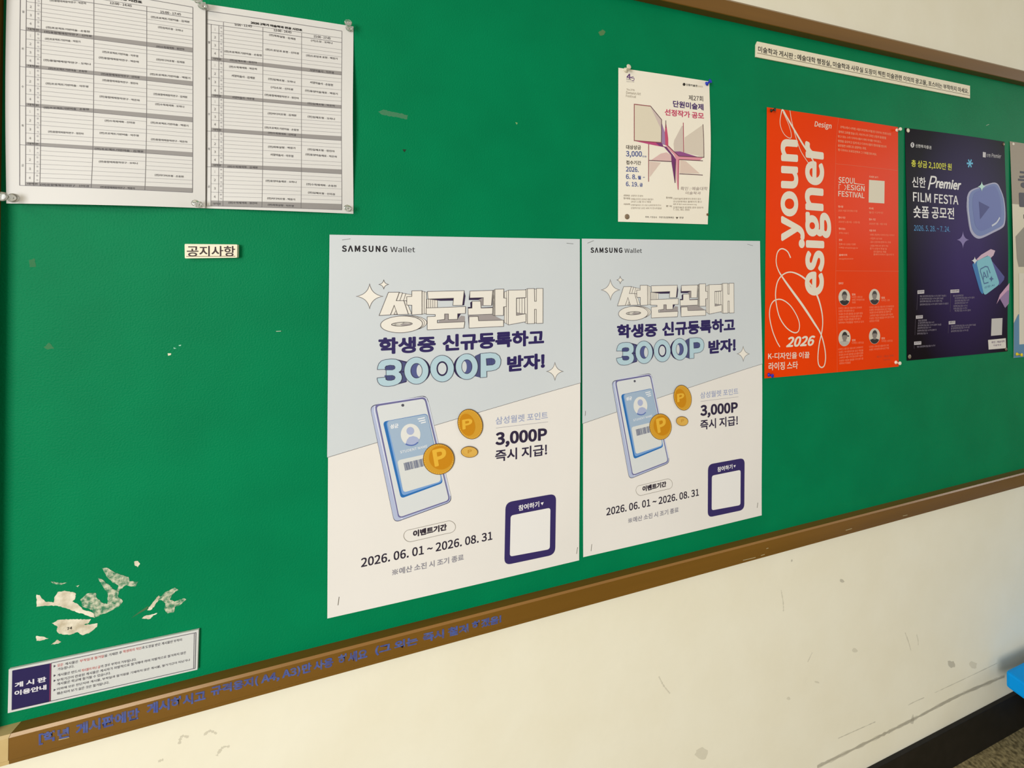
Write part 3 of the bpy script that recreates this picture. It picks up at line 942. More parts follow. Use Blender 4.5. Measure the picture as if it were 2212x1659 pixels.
# coins
for nm, oc, ic, let, w_ in [('coin_picture', [e(*p) for p in ell((1915, 635), 226, 282, -18)], [e(*p) for p in ell((1862, 645), 140, 205, -14)], ('P', e(1775, 735), e(1960, 700), e(1765, 555)), 1),
                            ('coin_picture', [B(*p) for p in ell((821, 542), 108, 107)], [B(*p) for p in ell((836, 531), 82, 82)], ('P', B(795, 595), B(885, 570), B(775, 480)), 1),
                            ('coin_picture', [e(*p) for p in ell((1900, 1145), 156, 104, 3)], [e(*p) for p in ell((1908, 1138), 118, 68, 8)], ('P', e(1870, 1170), e(1945, 1160), e(1870, 1105)), 0)]:
    cp = s1.add(nm, mat((92, 58, 26)), 13, gpoly(oc), label='printed picture of a gold coin')
    s1.add('coin_rim', mat((216, 160, 46) if w_ else (222, 172, 80)), 14, gpoly(inset(oc, 1.1)), parent=cp)
    s1.add('coin_face', mat((206, 138, 10) if w_ else (226, 180, 84)), 15, gpoly(ic), parent=cp)
    n = len(oc)
    s1.add('coin_ridge', mat((238, 194, 92)), 15, *[gstroke([inset(oc, 1.4)[k], inset(oc, 4.2)[k]], 0.0007) for k in range(0, n)], parent=cp)
    s1.add('coin_letter', mat((236, 184, 58) if w_ else (206, 150, 54)), 16, gtext(*let, 0.03), parent=cp)

s1.add('point_text', mat((160, 170, 204)), 2, gtext('삼성월렛 포인트', B(1212, 308), B(1570, 266), B(1212, 256), 0.006))
s1.add('rule_line', mat((150, 148, 160)), 2, gstroke([B(1215, 331), B(1572, 287)], 0.0005))
s1.add('amount_text', mat((46, 36, 66)), 2, gtext('3,000P', B(1212, 470), B(1565, 432), B(1212, 362), 0.03), gtext('즉시 지급!', B(1210, 566), B(1565, 516), B(1210, 484), 0.02))
pill = []
p0, p1 = Vector(B(628, 1071)), Vector(B(890, 1011))
for k in range(25):
    t = PI / 2 + PI * k / 24
    pill.append((p0.x + 47 / 3.19 * math.cos(t), p0.y + 42 / 3.19 * math.sin(t)))
for k in range(25):
    t = -PI / 2 + PI * k / 24
    pill.append((p1.x + 47 / 3.19 * math.cos(t), p1.y + 42 / 3.19 * math.sin(t)))
s1.add('pill_outline', mat((140, 132, 120)), 2, gstroke(pill, 0.0006, True))
s1.add('period_text', mat(INK), 2, gtext('이벤트기간', B(645, 1083), B(877, 1033), B(645, 1036), 0.035))
s1.add('date_text', mat((40, 32, 52)), 2, gtext('2026. 06. 01 ~ 2026. 08. 31', B(288, 1289), B(1190, 1098), B(288, 1226), 0.016))
s1.add('notice_text', mat((152, 150, 160)), 2, gtext('※예산 소진 시 조기 종료', B(502, 1347), B(993, 1238), B(502, 1302), 0.02))
qp = s1.add('code_panel', mat((52, 40, 102)), 2, gpoly(rounded([B(1281, 843), B(1628, 780), B(1622, 1200), B(1272, 1273)], 15, 6)), label='navy rounded panel with blank white square')
s1.add('code_square', mat((240, 238, 236)), 3, gpoly(rounded([B(1316, 932), B(1589, 878), B(1585, 1163), B(1310, 1213)], 6, 4)), parent=qp)
s1.add('panel_text', mat((246, 244, 246)), 3, gtext('참여하기', B(1370, 902), B(1512, 872), B(1370, 862), 0.02), gpoly([B(1522, 844), B(1543, 839), B(1533, 861)]), parent=qp)

# the second copy of the poster, hung to the right of the first
s2 = copy_tree(s1.root)
pa, pb = P2((1256.3, 515.6)), P2((1637.7, 520.5))
ang = math.atan2(pb.y - pa.y, pb.x - pa.x)
A0 = s1.c[0] - s1.o
ang1 = math.atan2(s1.ex.y, s1.ex.x)
rot = ang - ang1
rv = Vector((A0.x * math.cos(rot) - A0.y * math.sin(rot), A0.x * math.sin(rot) + A0.y * math.cos(rot)))
s2.location = (pa.x - rv.x, 0, pa.y - rv.y)
s2.rotation_euler = (0, -rot, 0)
s2['label'] = 'right pale blue and cream student card event poster, beside the orange poster'


# ------------------------------------------------------------------ art festival poster
E_, F_ = frame(1310, 130, 8.732), frame(1310, 300, 8.296)
fp = Sheet('festival_poster', [(1335.2, 147), (1531.6, 176.4), (1527.9, 484.8), (1334.5, 479)], 'small cream art contest poster with purple and pink line artwork', 'poster', CREAMPAPER,
           lambda u, v: 0.0007 * math.sin(PI * u) + 0.0065 * u ** 3 * math.sin(PI * v) ** 1.5)
GR = (150, 138, 120)
fp.add('logo_text', mat((96, 52, 120)), 2, gtext('4', E_(372, 360), E_(452, 365), E_(372, 262), 0.02), gstroke([E_(*p) for p in smoothpath([(500, 318), (455, 330), (470, 345), (510, 345), (512, 380), (485, 395), (465, 385)], 4)], 0.0011))
fp.add('logo_text', mat((90, 84, 110)), 2, gtext('안산 문화재단', E_(368, 382), E_(460, 392), E_(368, 345), 0.0), gtext('ANSAN CULTURE', E_(368, 416), E_(516, 424), E_(368, 403), 0.0))
fp.add('english_text', mat(GR), 2, gtext('The 27th', E_(368, 576), E_(522, 590), E_(368, 540)), gtext('Danwon Art', E_(365, 640), E_(637, 670), E_(365, 590)), gtext('Festival', E_(362, 700), E_(548, 720), E_(362, 652)))
fp.add('museum_text', mat((50, 44, 40)), 2, gpoly([E_(*p) for p in ell((1452, 465), 26, 28)]), gtext('단원미술관', E_(1490, 490), E_(1705, 515), E_(1490, 448), 0.02))
fp.add('museum_text', mat((176, 162, 140)), 2, gtext('DANWON', E_(1710, 515), E_(1805, 526), E_(1710, 480)))
fp.add('edition_text', mat((62, 52, 48)), 2, gtext('제27회', E_(1535, 768), E_(1805, 790), E_(1535, 664), 0.008))
fp.add('title_text', mat((76, 48, 112)), 2, gtext('단원미술제', E_(1240, 892), E_(1808, 962), E_(1240, 765), 0.022))
fp.add('title_text', mat((206, 74, 110)), 2, gtext('선정작가 공모', E_(1085, 1048), E_(1810, 1130), E_(1085, 922), 0.022))
art = [((232, 222, 200), [E_(515, 840), E_(820, 875), E_(1025, 1130), E_(1020, 1560), E_(515, 1520)]),
       ((214, 196, 190), [E_(820, 885), E_(1022, 1130), E_(1015, 1310)]),
       ((166, 134, 176), [E_(1028, 1190), E_(1090, 1380), E_(1125, 1620), E_(1030, 1590)]),
       ((204, 84, 118), [E_(1105, 1150), E_(1148, 1480), E_(1150, 1640), E_(1095, 1610), E_(1085, 1380)]),
       ((216, 202, 190), [F_(1195, 235), F_(1185, 100), F_(1205, 0), E_(1260, 1520), E_(1400, 1250), E_(1428, 1250), F_(1358, 250)]),
       ((222, 210, 194), [E_(1450, 1470), E_(1785, 1235), F_(1702, 335), F_(1370, 255)]),
       ((228, 192, 188), [F_(790, 385), F_(960, 270), F_(1060, 248), F_(1150, 300), F_(1150, 405)]),
       ((228, 206, 194), [F_(760, 405), F_(960, 430), F_(765, 690)]),
       ((228, 206, 192), [F_(1300, 385), F_(1400, 410), F_(1640, 630), F_(1295, 620)]),
       ((196, 76, 130), [F_(485, 38), F_(970, 75), F_(1015, 155), F_(740, 98)]),
       ((124, 62, 122), [F_(860, 66), F_(975, 76), F_(1015, 155), F_(930, 130)]),
       ((152, 82, 142), [F_(1190, 235), F_(1300, 233), F_(1610, 338), F_(1285, 318)]),
       ((118, 54, 112), [F_(1005, 140), F_(1060, 150), F_(1170, 290), F_(1226, 375), F_(1218, 795), F_(1207, 795), F_(1150, 440), F_(1140, 300)]),
       ((228, 152, 168), [F_(1055, 140), F_(1100, 130), F_(1275, 318), F_(1690, 350), F_(1640, 395), F_(1285, 375), F_(1272, 915), F_(1258, 900), F_(1236, 720), F_(1226, 375), F_(1190, 290)])]
ap = None
for k, (cl, P) in enumerate(art):
    g = fp.add('artwork_shape', mat(cl), 1 + k * 0.12, gpoly(P))
for cl, w_, segs in [((154, 78, 84), 0.0016, [[E_(820, 875), E_(515, 838), E_(515, 1522), E_(1020, 1562)], [F_(745, 98), F_(744, 770)]]),
                     ((96, 58, 72), 0.0014, [[E_(820, 875), E_(1025, 1130), E_(1020, 1562)], [F_(752, 390), F_(1150, 414)], [F_(1278, 378), F_(1690, 406)], [F_(1288, 632), F_(1692, 659)], [E_(1105, 1145), E_(1104, 1290)]]),
                     ((94, 58, 62), 0.0014, [[F_(1080, 130), F_(1275, 318), F_(1708, 346), F_(1704, 0), E_(1786, 1225)], [F_(1216, 420), F_(1214, 795)]]),
                     ((176, 74, 98), 0.0016, [[F_(1274, 375), F_(1269, 917)], [E_(1428, 1190), F_(1360, 250)]])]:
    fp.add('artwork_line', mat(cl), 3, *[gstroke(s_, w_) for s_ in segs])
fp.add('prize_text', mat((72, 60, 50)), 2, gtext('대상상금', F_(345, 190), F_(608, 198), F_(345, 112), 0.018), gtext('접수기간', F_(345, 462), F_(610, 472), F_(345, 388), 0.018))
fp.add('prize_text', mat((82, 96, 156)), 2, gtext('3,000', F_(342, 340), F_(625, 345), F_(342, 220), 0.02), gtext('만원', F_(632, 333), F_(706, 338), F_(632, 302), 0.01), gtext('2026.', F_(342, 590), F_(568, 600), F_(342, 500), 0.02), gtext('6. 8.', F_(342, 720), F_(530, 728), F_(342, 634), 0.02), gtext('6. 19.', F_(342, 850), F_(562, 860), F_(342, 768), 0.02), gtext('월', F_(552, 730), F_(610, 732), F_(552, 662), 0.03), gtext('금', F_(585, 860), F_(640, 862), F_(585, 794), 0.03), gstroke([F_(645, 692), F_(676, 693)], 0.0012))
fp.add('stamp_text', mat((148, 130, 126)), 2, gtext('확인 : 예술대학', F_(1312, 925), F_(1782, 930), F_(1312, 862), 0.0, 0.1), gtext('미술학과', F_(1400, 1000), F_(1668, 1004), F_(1400, 948), 0.0, 0.1))
info = [('선정부문', 300, 1032, 410, 1), ('선정작가 전 분야', 430, 1038, 645, 0), ('접수방법', 300, 1082, 412, 1), ('이메일 온라인 2026년 6월 접수', 430, 1098, 830, 0), ('26년 11월 전시 예정', 430, 1144, 785, 0), ('시상내역', 300, 1186, 412, 1), ('단원미술대상 1인 상금 3,000만원 및 전시', 430, 1206, 965, 0), ('선정작가상 10인 내외 각 전시지원금', 430, 1258, 975, 0),
        ('접수방법', 1055, 1072, 1165, 1), ('단원미술제 홈페이지 온라인 접수', 1185, 1092, 1675, 0), ('안산문화재단 홈페이지 참고', 1185, 1143, 1690, 0), ('필독 후 접수 www.danwon.org', 1185, 1192, 1600, 0), ('문 의', 1055, 1222, 1155, 1), ('단원미술관 운영팀 공모 담당자', 1185, 1246, 1720, 0), ('T. 031. 481. 0505', 1185, 1284, 1475, 0)]
fp.add('detail_text', mat((128, 112, 94)), 2, *[line_text(t, F_(x0, y0), F_(x1, y0 + 5), 4.0, 0.012 if bb else 0.0) for t, x0, y0, x1, bb in info])
fp.add('sponsor_text', mat((84, 72, 60)), 2, gtext('주최 ↗안산시', F_(685, 1418), F_(892, 1424), F_(685, 1385), 0.01), gtext('주관 안산문화재단', F_(932, 1424), F_(1200, 1430), F_(932, 1390), 0.01), gpoly([F_(1228, 1402), F_(1278, 1404), F_(1252, 1440)]), gtext('한양', F_(1295, 1430), F_(1370, 1432), F_(1295, 1396), 0.01))

# ------------------------------------------------------------------ orange poster
G_, H_ = frame(1630, 220, 5.1848), frame(1630, 520, 5.1848)
op = Sheet('design_poster', [(1655.7, 232), (1938.6, 275), (1940, 791.5), (1650.3, 817)], 'orange red poster with large white sideways lettering and portraits', 'poster', REDPAPER,
           lambda u, v: 0.004 * math.sin(PI * u) * (0.4 + 0.6 * math.sin(PI * v)) + 0.0016 * math.sin(3 * PI * v) ** 2 * math.sin(PI * u))
WH = (238, 228, 210)
op.add('fold_line', mat((234, 106, 62)), 1, gstroke([G_(926, 182), G_(884, 500), G_(872, 900), G_(880, 1659), H_(884, 700), H_(912, 1470)], 0.0009), gstroke([G_(880, 700), G_(1592, 770)], 0.0008), gstroke([H_(882, 336), H_(1606, 342)], 0.0008))
op.add('name_text', mat(WH), 2, gtext('youn', G_(535, 1560), G_(535, 440), G_(280, 1560), 0.026), label='large white sideways lettering')
op.add('name_text', mat(WH), 2, gtext('esigner', H_(826, 612), G_(826, 485), H_(472, 612), 0.026), label='large white sideways lettering')
sw1 = smoothpath([(*G_(385, 100), 7), (*G_(400, 200), 7), (*G_(440, 380), 8), (*G_(490, 540), 8), (*G_(545, 640), 8), (*G_(600, 715), 8), (*G_(642, 735), 10), (*G_(640, 690), 16), (*G_(600, 610), 20), (*G_(520, 480), 22), (*G_(420, 300), 22), (*G_(350, 175), 20), (*G_(305, 95), 18), (*G_(287, 140), 10), (*G_(275, 230), 8), (*G_(290, 310), 7), (*G_(330, 380), 7), (*G_(385, 412), 7), (*G_(397, 370), 7), (*G_(370, 260), 7), (*G_(310, 120), 8)], 5)
K = 0.00019
swa = gstroke([p[:2] for p in sw1], 0, widths=[p[2] * K * 1.1 for p in sw1])
sw2 = smoothpath([(*H_(385, 192), 14), (*H_(350, 120), 13), (*H_(290, 90), 13), (*H_(245, 130), 12), (*H_(230, 230), 11), (*H_(250, 320), 12), (*H_(300, 410), 18), (*H_(400, 555), 26), (*H_(520, 725), 28), (*H_(640, 915), 24), (*H_(715, 1040), 16), (*H_(758, 1180), 14), (*H_(775, 1300), 14), (*H_(765, 1390), 14), (*H_(732, 1415), 13), (*H_(700, 1380), 13), (*H_(690, 1290), 13), (*H_(700, 1150), 14), (*H_(725, 1020), 14), (*H_(735, 900), 14), (*H_(722, 770), 18), (*H_(680, 620), 22), (*H_(605, 490), 22), (*H_(510, 400), 18), (*H_(400, 352), 14), (*H_(315, 372), 13), (*H_(250, 450), 13), (*H_(225, 580), 13), (*H_(235, 720), 12), (*H_(270, 860), 12), (*H_(340, 970), 12), (*H_(420, 1025), 12), (*H_(470, 1010), 11), (*H_(482, 930), 11), (*H_(450, 830), 11), (*H_(380, 720), 11), (*H_(290, 658), 12), (*H_(210, 670), 12), (*H_(168, 740), 11), (*H_(160, 850), 11), (*H_(190, 1000), 11), (*H_(235, 1120), 11), (*H_(272, 1187), 11)], 5)
swb = gstroke([p[:2] for p in sw2], 0, widths=[p[2] * K * 1.1 for p in sw2])
op.add('swash_stroke', mat(WH), 3, swa)
op.add('swash_stroke', mat(WH), 3, swb)
op.add('year_text', mat(WH), 2, gtext('2026', H_(340, 1192), H_(655, 1170), H_(340, 1075), 0.028, 0.25))
op.add('tagline_text', mat(WH), 2, gtext('K-디자인을 이끌', H_(145, 1330), H_(598, 1310), H_(145, 1255), 0.014), gtext('라이징 스타', H_(150, 1452), H_(473, 1432), H_(150, 1362), 0.014))
op.add('logo_text', mat(WH), 2, gtext('Design', G_(655, 300), G_(845, 326), G_(655, 218), 0.012, 0.2))
op.add('festival_text', mat(WH), 2, gtext('SEOUL', G_(912, 912), G_(1112, 926), G_(912, 845), 0.012), gstroke([G_(1105, 922), G_(1207, 933)], 0.0014), gstroke([G_(938, 930), G_(918, 928), G_(918, 986)], 0.0014), gstroke([G_(*p) for p in smoothpath([(978, 935), (998, 960), (980, 992)], 5)], 0.0014),
       gtext('ESIGN', G_(1010, 990), G_(1208, 1006), G_(1010, 930), 0.012), gtext('FESTIVAL', G_(912, 1062), G_(1207, 1084), G_(912, 1000), 0.012))
op.add('code_square', mat((232, 222, 200)), 2, gpoly([G_(1258, 878), G_(1440, 890), G_(1438, 1140), G_(1256, 1130)]), label='blank cream square')
SM = (246, 160, 116)
para = [('코엑스에서 시작한 서울디자인페스티벌 영 디자이너 프로모션은', 942, 300, 1520, 380), ('올해로 23회를 맞습니다. 국내 주니어 디자인 산업의 등용문을', 922, 354, 1462, 422), ('찾고 있는 스타 디자이너들이 데뷔 무대를 거쳐 왔고,', 912, 407, 1405, 467), ('영향을 공유하고 업계 최고 디자이너들의 멘토링을 받으며', 910, 458, 1462, 520), ('글로벌한 브랜드로 성장하는 과정.', 908, 508, 1232, 543), ('영 디자이너 프로모션에서 그 기회를 찾으세요.', 908, 558, 1350, 607)]
op.add('body_text', mat((244, 170, 130)), 2, *[line_text(t, G_(x0, y0), G_(x1, y1), 5.6, 0.012) for t, x0, y0, x1, y1 in para])
heads = [(G_, '행사명', 910, 1188, 965, 1190), (G_, '행사 기간', 910, 1310, 988, 1313), (G_, '행사 장소', 910, 1435, 985, 1438), (G_, '문의', 910, 1560, 945, 1561), (G_, '주최', 1258, 1208, 1310, 1210), (G_, '접수 기간', 1258, 1330, 1335, 1332), (G_, '지원 자격', 1258, 1455, 1332, 1457), (G_, '자세히 보기', 1258, 855, 1362, 862), (H_, '홈페이지', 912, 173, 1002, 172), (H_, '멘토단', 915, 488, 968, 486), (H_, '멘토', 1065, 612, 1107, 612), (H_, '멘토', 1403, 650, 1446, 649), (H_, '멘토', 1065, 1122, 1107, 1121), (H_, '멘토', 1403, 1103, 1446, 1102)]
op.add('heading_text', mat((250, 192, 160)), 2, *[line_text(t, fr(x0, y0), fr(x1, y1), 4.6, 0.016) for fr, t, x0, y0, x1, y1 in heads])
smalls = [(G_, '2026 서울디자인페스티벌', 910, 1232, 1125, 1238), (G_, '2026년 11월 4일 - 11월 8일', 910, 1357, 1150, 1363), (G_, '코엑스 Hall C', 910, 1482, 1022, 1485), (G_, '전화 02-2262-7200', 910, 1607, 1098, 1608), (G_, '월간 디자인', 1258, 1252, 1422, 1256), (G_, '2026년 5월 - 6월 30일', 1258, 1377, 1466, 1382), (G_, '- 브랜드 창업하는 디자이너 또는 디자이너', 1258, 1500, 1552, 1506), (G_, '- 사업자 1년 이내', 1258, 1542, 1405, 1546), (G_, '- 공모 선정자에 한해 부스 무료', 1258, 1582, 1512, 1586), (G_, '- 1팀당 최대 3인 참가 가능', 1258, 1624, 1480, 1626),
          (H_, '전화 02-2262-7200', 910, 52, 1098, 52), (H_, '이메일 info@design.kr', 910, 92, 1126, 96), (H_, 'designfestival.kr', 912, 216, 1076, 215), (H_, '참가 신청서 작성 및', 1262, 100, 1462, 104), (H_, '포트폴리오 제출', 1305, 134, 1456, 137), (H_, '홈페이지에서 접수하기', 1305, 164, 1546, 168)]
op.add('body_text', mat(SM), 2, *[line_text(t, fr(x0, y0), fr(x1, y1), 4.4) for fr, t, x0, y0, x1, y1 in smalls])
FILL = ['디자인 스튜디오 대표이자 크리에이티브', '브랜드 아이덴티티와 공간 작업을', '국내외 전시와 출판을 넘나들며 활동', '그래픽과 제품 디자인을 함께 이끌며', '다양한 기업과 협업을 이어 왔다 현재', '대학에서 학생들을 가르치고 있다']
blocks = [[(912, 767, 1175, 757), (912, 799, 1090, 792), (912, 832, 1185, 820), (912, 864, 1175, 852), (912, 894, 1160, 882), (912, 927, 1198, 914)], [(1262, 757, 1550, 744), (1262, 787, 1530, 774), (1262, 817, 1515, 802), (1262, 849, 1535, 834), (1262, 880, 1548, 864), (1262, 912, 1375, 903)],
          [(915, 1224, 1192, 1200), (920, 1257, 1197, 1234), (922, 1289, 1198, 1264), (925, 1320, 1192, 1294), (930, 1354, 1198, 1327), (932, 1384, 1058, 1372)], [(1265, 1197, 1490, 1180), (1265, 1230, 1492, 1210)],
          [(1065, 642, 1185, 640), (1065, 672, 1207, 671), (1065, 702, 1105, 701)], [(1403, 678, 1500, 677)], [(1065, 1152, 1200, 1148)], [(1405, 1133, 1536, 1130)]]
for bl_ in blocks:
    op.add('body_text', mat(SM), 2, *[line_text(FILL[i % 6][:max(4, int((q[2] - q[0]) / 14))], H_(q[0], q[1]), H_(q[2], q[3]), 4.6) for i, q in enumerate(bl_)])
op.add('stamp_text', mat((196, 70, 30)), 2, gtext('확인 : 예술대학', H_(1352, 1312), H_(1550, 1298), H_(1352, 1285)), gtext('미술학과', H_(1430, 1342), H_(1510, 1338), H_(1430, 1322)))
for (cx, cy, rx, ry), hat, hairc, topc in [((980, 633, 66, 90), 0, (60, 54, 52), (34, 30, 30)), ((1323, 627, 63, 88), 0, (70, 64, 62), (40, 36, 36)), ((980, 1085, 68, 92), 1, (42, 38, 38), (190, 184, 174)), ((1323, 1065, 65, 88), 0, (56, 50, 50), (44, 40, 40))]:
    ov = op.add('portrait_oval', mat((216, 206, 190)), 2, gpoly([H_(*p) for p in ell((cx, cy), rx, ry)]))
    sh_ = [(cx + rx * .93 * math.cos(t), cy + ry * .97 * math.sin(t)) for t in [math.radians(28 + 124 * k / 16) for k in range(17)]]
    op.add('portrait_shirt', mat(topc), 3, gpoly([H_(*p) for p in sh_ + [(cx - rx * .5, cy + ry * .38), (cx - rx * .15, cy + ry * .28), (cx + rx * .2, cy + ry * .28), (cx + rx * .55, cy + ry * .38)]]), parent=ov)
    op.add('portrait_face', mat((140, 130, 124)), 4, gpoly([H_(*p) for p in ell((cx, cy - ry * .14), rx * .40, ry * .46)]), gpoly([H_(*p) for p in [(cx - rx * .2, cy + ry * .15), (cx + rx * .22, cy + ry * .15), (cx + rx * .25, cy + ry * .42), (cx - rx * .22, cy + ry * .42)]]), parent=ov)
    hair = [(cx + rx * .44 * math.cos(t), cy - ry * .2 + ry * .56 * math.sin(t)) for t in [math.radians(175 + 190 * k / 16) for k in range(17)]]
    if hat:
        hair += [(cx + rx * .74, cy - ry * .2), (cx + rx * .7, cy - ry * .32)]
    op.add('portrait_hair', mat(hairc), 5, gpoly([H_(*p) for p in hair + [(cx + rx * .3, cy - ry * .34), (cx - rx * .26, cy - ry * .36)]]), parent=ov)

# ------------------------------------------------------------------ dark film contest poster
I_, J_ = frame(1930, 260, 5.9255), frame(1930, 520, 5.9255)


def night_print():
    m = bpy.data.materials.new('night_blue_print')
    m.use_nodes = True
    nt = m.node_tree
    N, L = nt.nodes, nt.links
    bs = N['Principled BSDF']
    bs.inputs['Roughness'].default_value = 0.45
    bs.inputs['Specular IOR Level'].default_value = 0.04
    tc = N.new('ShaderNodeTexCoord')
    mp = N.new('ShaderNodeMapping')
    mp.inputs['Location'].default_value = (-0.14, 0, 0.02)
    mp.inputs['Scale'].default_value = (4.2, 0.01, 2.6)
    g = N.new('ShaderNodeTexGradient')
    g.gradient_type = 'SPHERICAL'
    r = N.new('ShaderNodeValToRGB')
    r.color_ramp.elements[0].color = (*lin((18, 7, 18)), 1)
    r.color_ramp.elements[1].color = (*lin((58, 40, 100)), 1)
    r.color_ramp.elements[1].position = 0.8
    L.new(tc.outputs['Object'], mp.inputs['Vector'])
    L.new(mp.outputs['Vector'], g.inputs['Vector'])
    L.new(g.outputs['Fac'], r.inputs['Fac'])
    L.new(r.outputs['Color'], bs.inputs['Base Color'])
    return m


dp = Sheet('film_poster', [(1953.8, 276.5), (2168.5, 306.4), (2175.3, 758.8), (1957.8, 779)], 'dark purple film contest poster with a glassy blue play button', 'poster', night_print(),
           lambda u, v: 0.0012 * math.sin(PI * u) + 0.003 * (1 - u) ** 4 * math.sin(PI * v) ** 2 + 0.004 * u ** 4 * math.sin(PI * v) ** 2 + 0.002 * math.sin(PI * u) * (1 - v) ** 6)
DW = (224, 222, 222)
dp.add('logo_text', mat(DW), 2, gpoly([I_(*p) for p in ell((230, 318), 23, 33)]), gtext('신한투자증권', I_(268, 348), I_(465, 376), I_(268, 304), 0.01))
dp.add('logo_mark', mat((52, 42, 70)), 3, gstroke([I_(*p) for p in smoothpath([(240, 300), (222, 308), (236, 324), (220, 336)], 4)], 0.002))
dp.add('logo_text', mat((206, 202, 206)), 2, gpoly([I_(1122, 408), I_(1162, 414), I_(1160, 480), I_(1122, 474)]), gtext('신한', I_(1170, 468), I_(1226, 476), I_(1170, 428), 0.006), gtext('Premier', I_(1235, 478), I_(1366, 490), I_(1235, 424), 0.006, 0.3))
dp.add('prize_text', mat((226, 226, 52)), 2, gtext('총 상금 2,100만 원', I_(215, 606), I_(722, 656), I_(215, 504), 0.014), label='yellow prize lettering')
dp.add('asterisk', mat((98, 190, 230)), 2, *[gstroke([I_(955 + 40 * math.cos(t), 555 + 56 * math.sin(t)), I_(955 - 40 * math.cos(t), 555 - 56 * math.sin(t))], 0.0045) for t in (0.0, PI / 3, -PI / 3)])
dp.add('title_text', mat((240, 238, 238)), 2, gtext('신한', I_(222, 856), I_(394, 866), I_(222, 722), 0.012), gtext('P', I_(420, 890), I_(535, 892), I_(420, 712), 0.004, 0.3), gtext('remier', I_(520, 868), I_(846, 898), I_(520, 742), 0.03, 0.25), gtext('FILM FESTA', I_(230, 1040), I_(810, 1084), I_(230, 918), 0.014), gtext('숏폼 공모전', I_(232, 1248), I_(756, 1270), I_(232, 1092), 0.014))
dp.add('date_text', mat((74, 146, 204)), 2, gtext('2026. 5. 28. ~ 7. 24.', I_(238, 1414), I_(702, 1430), I_(238, 1342), 0.006))
blob = smoothpath([(920, 985), (945, 920), (1000, 880), (1120, 840), (1250, 800), (1310, 812), (1345, 870), (1390, 1000), (1405, 1180), (1395, 1320), (1360, 1380), (1250, 1440), (1130, 1500), (1060, 1515), (1000, 1480), (955, 1400), (930, 1250), (915, 1110), (920, 985)], 3)[:-1]
pb_ = dp.add('play_button_picture', mat((176, 176, 206)), 2, gpoly([I_(*p) for p in blob]), label='printed picture of a glassy blue play button')
cb_ = (1165, 1150)
dp.add('play_button_face', mat((116, 132, 188)), 3, gpoly([I_(cb_[0] + (p[0] - cb_[0]) * .92 + 6, cb_[1] + (p[1] - cb_[1]) * .93 - 8) for p in blob]), parent=pb_)
dp.add('play_button_face', mat((106, 118, 182)), 4, gpoly([I_(cb_[0] + (p[0] - cb_[0]) * .74 + 10, cb_[1] + (p[1] - cb_[1]) * .80 - 26) for p in blob]), parent=pb_)
dp.add('play_triangle', mat((62, 66, 134)), 5, gpoly([I_(1070, 1040), I_(1205, 1112), I_(1085, 1268)]), parent=pb_)
dp.add('play_button_glint', mat((206, 212, 230)), 6, gstroke([I_(*p) for p in smoothpath([(1230, 1352), (1290, 1310), (1330, 1245)], 5)], 0.005), parent=pb_)
dp.add('play_button_glint', mat((206, 212, 230)), 6, gstroke([I_(925, 1000), I_(935, 1200), I_(962, 1390)], 0.003), parent=pb_)
dp.add('sparkle', mat((196, 236, 226)), 7, gpoly([I_(*p) for p in star4((1105, 850), 52, 66, 0.12)]), gpoly([I_(*p) for p in ell((1105, 850), 20, 22)]))
dp.add('sparkle', mat((132, 116, 176)), 3, gpoly([I_(*p) for p in star4((868, 1530), 78, 112, 0.1)]))
dp.add('sparkle', mat((224, 226, 230)), 7, gpoly([J_(*p) for p in star4((1015, 255), 42, 52, 0.14)]), gpoly([J_(*p) for p in ell((1015, 258), 20, 22)]))
dp.add('finger_picture', mat((214, 182, 204)), 2, gpoly([J_(*p) for p in [(1040, 240), (1100, 180), (1220, 108), (1275, 128), (1252, 190), (1215, 225), (1180, 190), (1060, 252)]]))
dp.add('finger_picture', mat((210, 164, 196)), 2, gpoly([J_(*p) for p in [(1300, 810), (1340, 690), (1455, 540), (1455, 800), (1410, 860), (1340, 740)]]))
dp.add('finger_picture', mat((152, 122, 170)), 3, gpoly([J_(*p) for p in [(1340, 740), (1440, 630), (1455, 640), (1455, 790), (1410, 860)]]))
tk = dp.add('ticket_picture', mat((70, 72, 148)), 2, gpoly([J_(*p) for p in [(1215, 235), (1260, 290), (1392, 460), (1386, 500), (1330, 570), (1200, 500)]]))
dp.add('ticket_side', mat((46, 122, 188)), 3, gpoly([J_(*p) for p in rounded([(985, 300), (1060, 245), (1160, 560), (1120, 690), (1085, 640)], 20)]), parent=tk)
dp.add('ticket_face', mat((128, 196, 214)), 4, gpoly([J_(*p) for p in rounded([(1035, 262), (1205, 182), (1335, 555), (1140, 705)], 46)]), parent=tk)
dp.add('ticket_mark', mat((66, 106, 152)), 5, gstroke([J_(*p) for p in [(1212, 415), (1182, 335), (1150, 330), (1092, 362), (1088, 390), (1138, 548), (1192, 533)]], 0.0032), gtext('AI', J_(1122, 502), J_(1192, 466), J_(1106, 412), 0.01), gpoly([J_(*p) for p in star4((1228, 487), 34, 42, 0.14)]), gtext('신한 AI', J_(1140, 612), J_(1265, 580), J_(1140, 585), 0.01), parent=tk)
